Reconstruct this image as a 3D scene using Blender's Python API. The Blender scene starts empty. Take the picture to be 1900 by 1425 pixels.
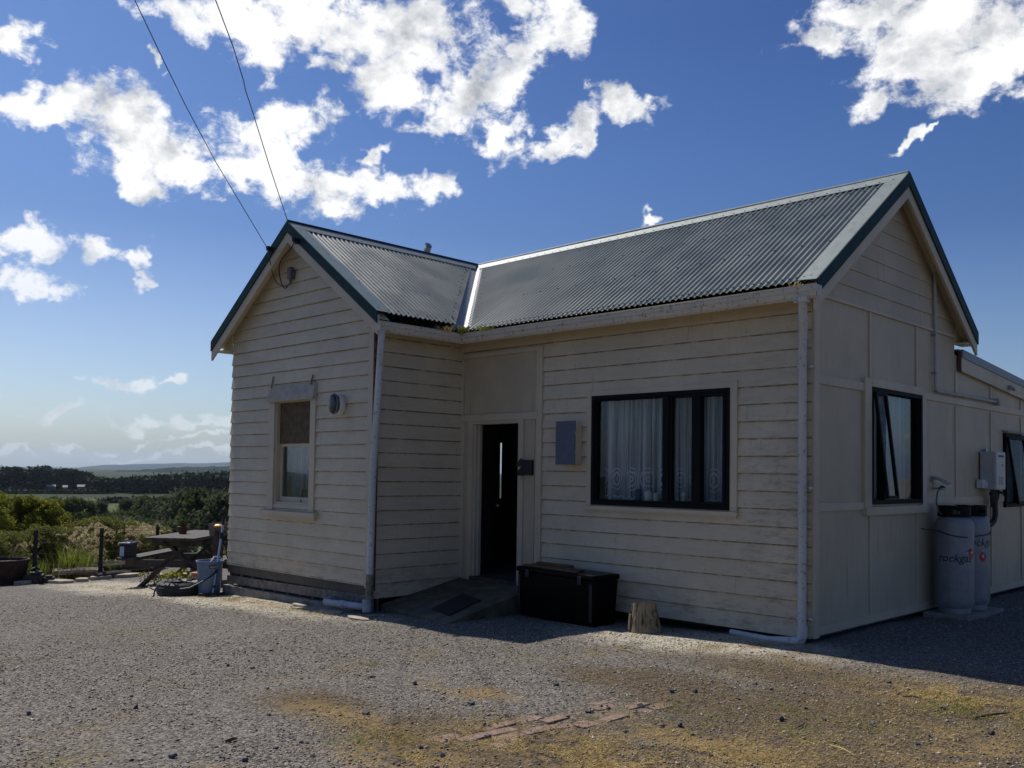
import bpy, math, random
import numpy as np
from mathutils import Vector, Matrix
random.seed(7); RNG = np.random.default_rng(11)
C = bpy.context.scene.collection
PI = math.pi
# ------------------------------------------------------------------ dimensions of the cottage (metres)
a, b, c, d = 4.951, 1.4415, 3.497, 3.711
XL = -a - c                      # left end of the projecting wing
XR2 = -a - c / 2                 # ridge of the projecting wing
ZR, SL, YR = 4.815, .708, 1.855  # ridge height, roof slope, ridge position
CAM = Vector((4.15844, -8.23139, 1.50008))
FW = Vector((-0.70412024, 0.70890777, 0.04079786)); RT = Vector((0.70983862, 0.70421772, 0.01437147)); UP = Vector((0.01854253, -0.03907914, 0.99906406))
FPX, PY = 1714.53, 807.48
def at(px, dist, z=0.0):
    v = FW * FPX + RT * (px - 950) - UP * (869 - PY); h = Vector((v.x, v.y, 0)).normalized()
    return Vector((CAM.x + h.x * dist, CAM.y + h.y * dist, z))

# ------------------------------------------------------------------ node helpers
class NT:
    def __init__(s, name, world=False):
        if world: s.m = bpy.data.worlds.new(name)
        else: s.m = bpy.data.materials.new(name)
        s.m.use_nodes = True; s.t = s.m.node_tree; s.t.nodes.clear()
    def n(s, typ, ins=None, **kw):
        nd = s.t.nodes.new(typ)
        for k, v in kw.items(): setattr(nd, k, v)
        if ins:
            for k, v in ins.items(): s.put(nd.inputs[k], v)
        return nd
    def put(s, sock, v):
        if hasattr(v, 'is_linked') or isinstance(v, bpy.types.NodeSocket): s.t.links.new(v, sock)
        elif hasattr(v, 'outputs'): s.t.links.new(v.outputs[0], sock)
        else:
            if sock.type == 'RGBA' and hasattr(v, '__len__') and len(v) == 3: v = (*v, 1)
            sock.default_value = v
    def math(s, op, x, y=0.0, z=0.0, clamp=False):
        nd = s.t.nodes.new('ShaderNodeMath'); nd.operation = op; nd.use_clamp = clamp
        for i, v in enumerate((x, y, z)): s.put(nd.inputs[i], v)
        return nd.outputs[0]
    def mix(s, f, x, y, blend='MIX'):
        nd = s.t.nodes.new('ShaderNodeMix'); nd.data_type = 'RGBA'; nd.blend_type = blend; nd.clamp_factor = True
        s.put(nd.inputs[0], f); s.put(nd.inputs[6], x); s.put(nd.inputs[7], y)
        return nd.outputs[2]
    def noise(s, vec, scale, detail=3, rough=.55, dist=0):
        nd = s.n('ShaderNodeTexNoise', {'Scale': scale, 'Detail': detail, 'Roughness': rough, 'Distortion': dist}); s.put(nd.inputs['Vector'], vec)
        return nd.outputs['Fac']
    def vor(s, vec, scale, feature='F1', out='Distance', rnd=1.0):
        nd = s.n('ShaderNodeTexVoronoi', {'Scale': scale, 'Randomness': rnd}, feature=feature); s.put(nd.inputs['Vector'], vec)
        return nd.outputs[out]
    def ss(s, v, lo, hi, t0=0.0, t1=1.0):
        nd = s.n('ShaderNodeMapRange', {'From Min': lo, 'From Max': hi, 'To Min': t0, 'To Max': t1}, interpolation_type='SMOOTHSTEP'); s.put(nd.inputs['Value'], v)
        return nd.outputs[0]
    def mapping(s, vec, sc=(1, 1, 1), loc=(0, 0, 0), rot=(0, 0, 0), typ='POINT'):
        nd = s.n('ShaderNodeMapping', vector_type=typ); s.put(nd.inputs['Vector'], vec)
        nd.inputs['Scale'].default_value = sc; nd.inputs['Location'].default_value = loc; nd.inputs['Rotation'].default_value = rot
        return nd.outputs[0]
    def pos(s): return s.n('ShaderNodeNewGeometry').outputs['Position']
    def obj(s): return s.n('ShaderNodeTexCoord').outputs['Object']
    def bump(s, h, strength=.3, dist=.01):
        return s.n('ShaderNodeBump', {'Strength': strength, 'Distance': dist, 'Height': h}).outputs[0]
    def bsdf(s, col, rough=.6, metal=0.0, bump=None, spec=.5, **kw):
        nd = s.n('ShaderNodeBsdfPrincipled', {'Base Color': col, 'Roughness': rough, 'Metallic': metal, 'Specular IOR Level': spec})
        if bump is not None: s.put(nd.inputs['Normal'], bump)
        return nd.outputs[0]
    def out(s, sh):
        o = s.n('ShaderNodeOutputMaterial'); s.put(o.inputs['Surface'], sh); return s.m

def m_simple(name, col, rough=.6, metal=0.0, var=.25, scale=8, bumpk=.15, dirt=None, spec=.5):
    t = NT(name); p = t.pos()
    n1 = t.noise(p, scale, 5, .6); n2 = t.noise(p, scale * 6, 3, .6)
    f = t.math('ADD', t.math('MULTIPLY', n1, .7), t.math('MULTIPLY', n2, .3))
    lo = tuple(x * (1 - var) for x in col); hi = tuple(min(1, x * (1 + var)) for x in col)
    cc = t.mix(t.ss(f, .35, .65), lo, hi)
    if dirt: cc = t.mix(t.math('MULTIPLY', t.ss(t.noise(p, scale * .8, 6, .7), .52, .72), .7), cc, dirt)
    return t.out(t.bsdf(cc, t.ss(n2, .3, .7, rough * .85, min(1, rough * 1.15)), metal, t.bump(f, bumpk, .004), spec))

def m_paint(name, col, axis='x', grime=.5, dz=0.0, pitch=.1725, z0=-.02, stain=None):
    """aged oil paint: slightly yellowed, streaks of grime and mildew, flaked spots, raised brush grain"""
    t = NT(name); p = t.pos()
    sc = (1.2, 1.2, 14) if axis != 'z' else (14, 14, .9)
    grain = t.noise(t.mapping(p, sc), 3, 5, .65)
    big = t.noise(p, 1.1, 4, .6); streak = t.noise(t.mapping(p, (16, 16, 1.0)), 1, 5, .7)
    spots = t.noise(p, 26, 4, .7)
    cc = t.mix(t.ss(big, .35, .65), tuple(x * .9 for x in col), tuple(min(1, x * 1.05) for x in col))
    cc = t.mix(t.math('MULTIPLY', t.ss(grain, .5, .75), .25), cc, (col[0] * .72, col[1] * .68, col[2] * .6))
    g = t.math('MULTIPLY', t.ss(streak, .54, .78), t.ss(big, .42, .62)); g = t.math('MULTIPLY', g, grime)
    cc = t.mix(g, cc, (.16, .14, .09))
    cc = t.mix(t.math('MULTIPLY', t.ss(spots, .66 if grime < .85 else .57, .72 if grime < .85 else .66), .75 * grime), cc, (.09, .08, .06))
    if stain:
        sep0 = t.n('ShaderNodeSeparateXYZ'); t.put(sep0.inputs[0], p)
        reg = t.math('MAXIMUM', t.math('MULTIPLY', t.ss(sep0.outputs['X'], -1.1, -.3), t.ss(t.math('ABSOLUTE', t.math('SUBTRACT', sep0.outputs['Z'], 1.0)), .5, 1.1, 1, .25)), t.ss(sep0.outputs['Z'], .45, .05))
        dirt_ = t.math('MULTIPLY', t.ss(t.noise(t.mapping(p, (2.2, 2.2, 7)), 1.8, 6, .72), .44, .68), t.math('ADD', t.math('MULTIPLY', reg, .46), .12))
        cc = t.mix(dirt_, cc, (.20, .165, .12))
        flake = t.math('MULTIPLY', t.ss(t.noise(t.mapping(p, (5, 5, 24)), 3.2, 5, .75), .655, .69), .7)
        cc = t.mix(flake, cc, (.20, .17, .13))
    if stain:   # mildew along each lap joint, doubling as a painted shadow line between boards
        sep = t.n('ShaderNodeSeparateXYZ'); t.put(sep.inputs[0], p)
        ph = t.math('FRACT', t.math('DIVIDE', t.math('SUBTRACT', sep.outputs['Z'], z0), pitch))
        line = t.ss(ph, .89, .98)
        line = t.math('MULTIPLY', line, t.ss(t.noise(t.mapping(p, (3, 3, 1)), 2.2, 5, .7), .34, .56))
        cc = t.mix(t.math('MULTIPLY', line, stain * 1.1), cc, (.10, .085, .05))
    bmp = t.bump(t.math('ADD', grain, t.math('MULTIPLY', spots, .5)), .25, .003)
    return t.out(t.bsdf(cc, t.ss(grain, .3, .7, .42, .6), 0, bmp, .4))

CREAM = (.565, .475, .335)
M = {}
M['board'] = m_paint('cream_board_paint', CREAM, 'x', .55, stain=.7)
M['board_left'] = m_paint('cream_gable_board_paint', CREAM, 'x', .3, stain=.6, pitch=.171, z0=.122)
M['board_return'] = m_paint('cream_return_board_paint', tuple(x * .97 for x in CREAM), 'x', .5, stain=.8, pitch=.1774, z0=.134 - .1774)
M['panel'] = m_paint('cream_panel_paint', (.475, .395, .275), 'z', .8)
M['trim'] = m_paint('cream_trim_paint', (.53, .45, .325), 'z', .5)
M['gutter'] = m_paint('dirty_gutter_paint', (.56, .51, .43), 'x', 1.0)
M['pipe'] = m_paint('white_pipe_paint', (.52, .51, .50), 'z', .9)
M['hood'] = m_simple('weathered_hood_tin', (.42, .37, .30), .7, 0, .15, 10, .3, (.25, .2, .15), .2)
M['soffit'] = m_paint('yellowed_soffit_paint', (.66, .57, .38), 'x', .6)
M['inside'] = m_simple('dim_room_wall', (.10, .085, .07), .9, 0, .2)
M['frame'] = m_simple('black_green_window_metal', (.004, .006, .006), .6, 0, .2, 12, .05, None, .12)
M['green'] = m_simple('dark_green_barge_metal', (.004, .026, .028), .55, 0, .25, 6, .05, None, .2)
M['raw'] = m_simple('raw_grey_timber', (.16, .14, .12), .85, 0, .4, 14, .5)
M['rawdark'] = m_simple('dark_old_timber', (.05, .04, .033), .85, 0, .45, 14, .5)
M['ply'] = m_simple('old_plywood', (.10, .06, .03), .8, 0, .35, 12, .3, (.05, .035, .02))
M['concrete'] = m_simple('old_concrete', (.22, .20, .17), .9, 0, .3, 9, .6, (.09, .08, .05))
M['ramp'] = m_simple('mossy_ramp_concrete', (.10, .09, .055), .9, 0, .4, 5, .4, (.05, .045, .02))
M['galv'] = m_simple('dull_galvanised_steel', (.32, .33, .35), .38, .7, .2, 12, .1)
M['lead'] = m_simple('pale_flashing', (.26, .27, .28), .55, .2, .15, 12, .1)
M['blackp'] = m_simple('black_plastic', (.010, .010, .011), .55, 0, .2, 12, .1)
M['rubber'] = m_simple('worn_rubber', (.018, .018, .018), .6, 0, .3, 20, .3)
M['chest'] = m_simple('glossy_black_chest', (.0022, .0022, .003), .34, 0, .2, 5, .05, None, .08)
M['white'] = m_simple('off_white_plastic', (.62, .61, .58), .4, 0, .1, 8, .05)
M['heater'] = m_simple('heater_grey_enamel', (.42, .41, .39), .35, 0, .08, 8, .05)
M['meter'] = m_simple('blue_grey_meter_door', (.105, .115, .15), .75, 0, .2, 60, .3)
M['gas'] = m_simple('silver_gas_bottle_paint', (.25, .25, .26), .5, .2, .12, 7, .12, None)
M['gascollar'] = m_simple('green_black_collar', (.004, .009, .009), .6, 0, .2, 8, .1, None, .1)
M['ink'] = m_simple('black_lettering', (.012, .03, .03), .5, 0, .1)
M['red'] = m_simple('faded_red_label', (.50, .045, .03), .5, 0, .1)
M['wire'] = m_simple('black_cable_sheath', (.012, .010, .014), .5, 0, .2)
M['bucket'] = m_simple('blue_grey_bin_plastic', (.13, .19, .28), .45, 0, .12, 8, .08)
M['alu'] = m_simple('pale_blue_aluminium', (.42, .48, .66), .35, .5, .1)
M['yellow'] = m_simple('yellow_plastic', (.75, .38, .03), .45, 0, .1)
M['terracotta'] = m_simple('terracotta', (.36, .12, .06), .8, 0, .2, 12)
M['rust'] = m_simple('rusty_drum_steel', (.045, .024, .018), .8, .2, .4, 10, .4)
M['stone'] = m_simple('pale_stone', (.36, .30, .225), .9, 0, .25, 9, .7)
M['brick'] = m_simple('worn_brick', (.20, .128, .092), .9, 0, .35, 16, .8, (.16, .13, .10))
M['dstone'] = m_simple('dark_crushed_stone', (.065, .07, .078), .8, 0, .45, 30, .6)
M['mug'] = m_simple('glazed_china', (.45, .47, .42), .3)
M['blue'] = m_simple('blue_plastic', (.01, .02, .09), .4)
M['wax'] = m_simple('orange_brown_wood', (.13, .055, .02), .6)

def m_roof():
    t = NT('faded_green_roofing'); p = t.pos()
    n1 = t.noise(p, 2.2, 5, .65); n2 = t.noise(p, 30, 3, .6)
    cc = t.mix(t.ss(n1, .35, .65), (.096, .114, .105), (.128, .148, .136))
    sp_ = t.n('ShaderNodeSeparateXYZ'); t.put(sp_.inputs[0], p); wn_ = t.n('ShaderNodeTexWhiteNoise', noise_dimensions='1D'); t.put(wn_.inputs['W'], t.math('FLOOR', t.math('DIVIDE', t.math('ADD', sp_.outputs['X'], t.math('MULTIPLY', t.math('LESS_THAN', sp_.outputs['X'], -4.72), t.math('MULTIPLY', sp_.outputs['Y'], 1.0))), .762)))
    cc = t.mix(t.math('MULTIPLY', wn_.outputs['Value'], .45), cc, (.064, .080, .073)); st_ = t.noise(t.mapping(p, (9, .8, .8)), 1.2, 4, .7)
    cc = t.mix(t.math('MULTIPLY', t.ss(st_, .55, .75), .3), cc, (.17, .17, .145))
    cc = t.mix(t.math('MULTIPLY', t.ss(t.noise(p, 7, 5, .75), .6, .75), .25), cc, (.24, .25, .22))
    return t.out(t.bsdf(cc, t.ss(n1, .3, .7, .34, .46), 0, t.bump(n2, .06, .002), .5))
M['roof'] = m_roof()
M['cap'] = m_simple('pale_faded_ridge_metal', (.20, .235, .22), .45, 0, .1, 3, .05)

def m_glass():
    t = NT('window_glass')
    fr = t.n('ShaderNodeFresnel', {'IOR': 1.5})
    k = t.math('ADD', t.math('MULTIPLY', fr.outputs[0], .26), .006, clamp=True)
    tr = t.n('ShaderNodeBsdfTransparent', {'Color': (.90, .92, .93)}); gl = t.n('ShaderNodeBsdfGlossy', {'Color': (.95, .97, 1), 'Roughness': .015})
    t.put(gl.inputs['Normal'], t.bump(t.noise(t.pos(), 2.5, 1, .5), .04, .02))
    mx = t.n('ShaderNodeMixShader'); t.put(mx.inputs[0], k); t.put(mx.inputs[1], tr.outputs[0]); t.put(mx.inputs[2], gl.outputs[0])
    return t.out(mx.outputs[0])
M['glass'] = m_glass()

def m_net(name, axis, lace=True, z0=1.2, dens=.42, col=.86):
    t = NT(name); p = t.pos(); sep = t.n('ShaderNodeSeparateXYZ'); t.put(sep.inputs[0], p)
    x = sep.outputs[axis]; z = sep.outputs['Z']
    folds = t.noise(t.mapping(p, (26, 26, .35)), 1, 4, .65)
    al = t.ss(folds, .35, .68, dens * .35, dens * 1.45)
    if lace:
        per = .215
        u = t.math('MULTIPLY', t.math('SUBTRACT', t.math('FRACT', t.math('DIVIDE', x, per)), .5), per)
        v = t.math('SUBTRACT', z, z0 + .26)
        r = t.math('SQRT', t.math('ADD', t.math('POWER', t.math('DIVIDE', u, .075), 2), t.math('POWER', t.math('DIVIDE', v, .125), 2)))
        w = t.math('ABSOLUTE', t.math('SINE', t.math('MULTIPLY', r, 7.6)))
        ring = t.math('MULTIPLY', t.ss(w, .72, .92), t.math('LESS_THAN', r, 1.05))
        dots = t.math('LESS_THAN', t.vor(p, 60), .16)
        border = t.math('LESS_THAN', t.math('ABSOLUTE', t.math('SUBTRACT', z, t.math('ADD', z0 + .035, t.math('MULTIPLY', t.math('ABSOLUTE', t.math('SINE', t.math('MULTIPLY', x, PI / .107))), .03)))), .008)
        sp = t.math('MULTIPLY', t.math('LESS_THAN', t.math('ABSOLUTE', t.math('SUBTRACT', t.math('FRACT', t.math('DIVIDE', z, .27)), .5)), .05), t.math('LESS_THAN', t.math('ABSOLUTE', u), .02))
        pat = t.math('MAXIMUM', ring, t.math('MAXIMUM', border, t.math('MULTIPLY', sp, dots)), clamp=True)
        al = t.math('ADD', al, t.math('MULTIPLY', pat, .75), clamp=True)
    df = t.n('ShaderNodeBsdfDiffuse', {'Color': (col, col * 1.02, col * 1.05, 1)}); tl = t.n('ShaderNodeBsdfTranslucent', {'Color': (.6, .62, .65, 1)})
    m1 = t.n('ShaderNodeMixShader', {0: .35}); t.put(m1.inputs[1], df.outputs[0]); t.put(m1.inputs[2], tl.outputs[0])
    tr = t.n('ShaderNodeBsdfTransparent'); mx = t.n('ShaderNodeMixShader'); t.put(mx.inputs[0], al); t.put(mx.inputs[1], tr.outputs[0]); t.put(mx.inputs[2], m1.outputs[0])
    return t.out(mx.outputs[0])
M['net_front'] = m_net('lace_net', 'X', True, 1.19, .70)
M['net_side'] = m_net('worn_net', 'Y', False, 1.2, .75, .5)
M['net_left'] = m_net('blue_grey_net', 'X', False, 1.0, .7, .38)

def m_leaf(name, c1, c2, c3=None, transl=.35, scale=3.0):
    t = NT(name); p = t.pos()
    f = t.ss(t.noise(p, scale, 3, .6), .35, .65); g = t.n('ShaderNodeNewGeometry').outputs['Random Per Island']
    cc = t.mix(f, c1, c2); cc = t.mix(t.math('MULTIPLY', g, .6), cc, c3 or tuple(x * 1.5 for x in c2))
    b1 = t.bsdf(cc, .8, 0, None, .08); tl = t.n('ShaderNodeBsdfTranslucent'); t.put(tl.inputs[0], cc)
    mx = t.n('ShaderNodeMixShader', {0: transl}); t.put(mx.inputs[1], b1); t.put(mx.inputs[2], tl.outputs[0])
    return t.out(mx.outputs[0])
M['leaf_shrub'] = m_leaf('yellow_green_leaves', (.10, .12, .018), (.17, .18, .026), (.30, .28, .05), .5, 1.2)
M['leaf_mix'] = m_leaf('olive_leaves', (.08, .10, .025), (.15, .165, .04), (.24, .22, .07), .5, 1.0)
M['leaf_mid'] = m_leaf('willow_leaves', (.045, .065, .02), (.075, .10, .028), (.11, .13, .04), .4, .12)
M['leaf_grey'] = m_leaf('grey_green_leaves', (.06, .075, .038), (.09, .11, .055), (.12, .135, .075), .4, .12)
M['leaf_far'] = m_leaf('dark_conifer_leaves', (.012, .019, .011), (.02, .03, .015), (.028, .038, .02), .1, .03)
M['leaf_far2'] = m_leaf('dark_broadleaf', (.018, .028, .012), (.03, .042, .018), (.04, .05, .022), .1, .03)
M['reed'] = m_leaf('green_reed_blades', (.08, .12, .015), (.15, .19, .03), (.26, .27, .06), .5, 2)
M['plume'] = m_leaf('buff_grass_plumes', (.42, .34, .19), (.56, .46, .28), (.66, .56, .36), .5, 3)
M['straw'] = m_leaf('dry_straw_blades', (.34, .24, .09), (.46, .34, .14), (.52, .42, .22), .2, 4)
M['weed'] = m_leaf('green_weed_blades', (.10, .12, .02), (.16, .18, .03), (.28, .26, .08), .35, 5)
M['bark'] = m_simple('tree_bark', (.085, .07, .055), .9, 0, .3, 10, .5)

def m_stump():
    t = NT('split_firewood'); p = t.obj()
    g = t.noise(t.mapping(p, (26, 26, 1.4)), 1.3, 6, .7); n = t.noise(p, 6, 4, .6)
    cc = t.mix(t.ss(g, .38, .6), (.06, .045, .030), (.27, .22, .14)); cc = t.mix(t.ss(n, .5, .7), cc, (.27, .22, .15))
    return t.out(t.bsdf(cc, .85, 0, t.bump(g, .8, .01), .2))
M['stump'] = m_stump()

def m_ground():
    t = NT('gravel_and_soil'); p = t.pos(); sep = t.n('ShaderNodeSeparateXYZ'); t.put(sep.inputs[0], p)
    X, Y = sep.outputs['X'], sep.outputs['Y']
    cell = t.n('ShaderNodeTexVoronoi', {'Scale': 62.0}); t.put(cell.inputs['Vector'], p)
    sv = t.n('ShaderNodeSeparateColor'); t.put(sv.inputs[0], cell.outputs['Color'])
    tone = sv.outputs[0]; cell2 = t.vor(p, 150)
    base = t.mix(t.math('POWER', tone, 1.5), (.047, .041, .036), (.385, .34, .285))
    base = t.mix(t.ss(t.noise(p, 240, 2, .6), .35, .7), base, (.12, .112, .102))
    lowf = t.noise(p, .55, 4, .55); mid = t.noise(p, 2.3, 5, .62); fine = t.noise(p, 14, 4, .65)
    fin = t.math('ADD', t.math('MULTIPLY', mid, .6), t.math('MULTIPLY', fine, .4))
    # paler gravel against the house
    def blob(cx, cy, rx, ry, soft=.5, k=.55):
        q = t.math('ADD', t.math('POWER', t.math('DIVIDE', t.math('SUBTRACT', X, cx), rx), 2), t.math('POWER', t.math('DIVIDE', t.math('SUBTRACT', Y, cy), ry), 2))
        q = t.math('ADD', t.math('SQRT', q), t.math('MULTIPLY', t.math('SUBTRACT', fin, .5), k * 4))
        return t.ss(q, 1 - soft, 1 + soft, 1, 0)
    def mx(*q):
        r = q[0]
        for z in q[1:]: r = t.math('MAXIMUM', r, z)
        return r
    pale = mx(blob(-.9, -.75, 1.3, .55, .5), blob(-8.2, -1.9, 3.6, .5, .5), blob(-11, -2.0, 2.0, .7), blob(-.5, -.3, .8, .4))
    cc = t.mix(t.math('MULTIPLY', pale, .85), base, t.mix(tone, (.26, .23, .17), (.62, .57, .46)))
    brown = mx(blob(1.35, -2.4, .5, .5, .3), blob(1.7, -2.8, 1.4, 1.6, .5), blob(.9, -4.3, 1.1, .6, .5), blob(.1, -2.5, .9, .5, .5), blob(1.1, -1.4, 1.6, .5, .5), blob(.1, -4.6, .9, .5), blob(-1.3, -4.6, .5, .3, .6), blob(3.0, -1.2, 1.6, 1.2), t.math('MULTIPLY', t.ss(lowf, .58, .72), t.ss(X, -5, -1, .25, 1)))
    cc = t.mix(t.math('MULTIPLY', brown, .9), cc, t.mix(tone, (.050, .036, .020), (.155, .115, .068)))
    ochre = t.math('MULTIPLY', mx(blob(.8, -4.25, .9, .35, .5), blob(1.25, -3.6, .6, .35, .5), blob(1.7, -1.3, .75, .45, .5), blob(2.2, -2.6, .4, .5, .5), blob(2.2, -1.2, 1.0, .35, .5), blob(.2, -5.0, .5, .3, .5), blob(-.9, -4.75, .55, .25, .5), blob(-.9, -3.6, .5, .25, .5), blob(-7.4, -1.85, 1.6, .2, .5), t.math('MULTIPLY', t.math('MULTIPLY', t.ss(lowf, .52, .62), .5), t.ss(X, -4, -.5))), t.ss(fin, .45, .55))
    cc = t.mix(t.math('MULTIPLY', ochre, .85), cc, t.mix(fine, (.175, .11, .038), (.30, .21, .095)))
    moss = t.math('MULTIPLY', mx(blob(1.95, -1.0, .5, .25, .4), blob(1.3, -3.0, .6, .3, .5), blob(.6, -3.0, .5, .35, .5), blob(2.2, -1.6, .8, .5, .5), blob(1.3, -2.4, .8, .3), blob(-.3, -4.9, .5, .3), t.math('MULTIPLY', t.ss(lowf, .5, .6), .35)), t.ss(fin, .52, .62))
    cc = t.mix(t.math('MULTIPLY', moss, .8), cc, (.10, .105, .02))
    # the bank and the river flats beyond the yard
    grass = t.ss(X, -16.8, -18.5, 0, 1)
    gcol = t.mix(t.ss(t.noise(p, .3, 5, .6), .35, .65), (.035, .045, .012), (.10, .095, .03))
    dist = t.math('SQRT', t.math('ADD', t.math('POWER', X, 2), t.math('POWER', Y, 2)))
    f1 = t.noise(t.mapping(p, (.0045, .0045, 0), rot=(0, 0, .5)), 1, 2, .5)
    field = t.mix(t.ss(f1, .45, .55), (.06, .075, .022), (.22, .19, .075))
    field = t.mix(t.ss(t.noise(p, .05, 4, .6), .4, .7), field, (.075, .078, .028))
    field = t.mix(t.ss(dist, 330, 345), field, (.03, .042, .018))
    gcol = t.mix(t.ss(dist, 60, 110), gcol, field)
    cc = t.mix(grass, cc, gcol)
    h = t.math('ADD', t.math('MULTIPLY', t.ss(cell.outputs['Distance'], 0, .016 * 62, 1, 0), .6), t.math('MULTIPLY', t.math('SUBTRACT', 1, cell2), .25))
    h = t.math('ADD', h, t.math('MULTIPLY', fine, .8))
    return t.out(t.bsdf(cc, .85, 0, t.bump(h, .9, .012), .06))
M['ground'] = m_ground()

def m_gravel():
    t = NT('loose_gravel_stone'); at_ = t.n('ShaderNodeAttribute', attribute_name='tone'); v = at_.outputs['Fac']; p = t.pos()
    base = t.mix(v, (.038, .035, .033), (.57, .51, .425))
    warm = t.math('GREATER_THAN', t.math('FRACT', t.math('MULTIPLY', v, 17.3)), .72)
    base = t.mix(t.math('MULTIPLY', warm, .6), base, (.19, .14, .085))
    base = t.mix(t.math('MULTIPLY', t.ss(t.noise(p, 120, 3, .6), .45, .7), .3), base, (.12, .115, .105))
    return t.out(t.bsdf(base, .7, 0, None, .25))
M['gravel'] = m_gravel()
def m_water():
    t = NT('river_water'); p = t.pos()
    return t.out(t.bsdf((.10, .19, .20), .12, 0, t.bump(t.noise(t.mapping(p, (.5, 1.5, 1)), 1.2, 4, .6), .25, .05), .5))
M['water'] = m_water()
def m_hill(name, c1, c2, sc):
    t = NT(name); p = t.pos()
    return t.out(t.bsdf(t.mix(t.ss(t.noise(p, sc, 6, .65), .42, .58), c1, c2), .95, 0, None, .0))
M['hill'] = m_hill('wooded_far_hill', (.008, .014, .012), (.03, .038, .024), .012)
M['hill_far'] = m_hill('distant_range', (.03, .04, .04), (.045, .055, .05), .002)

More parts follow.
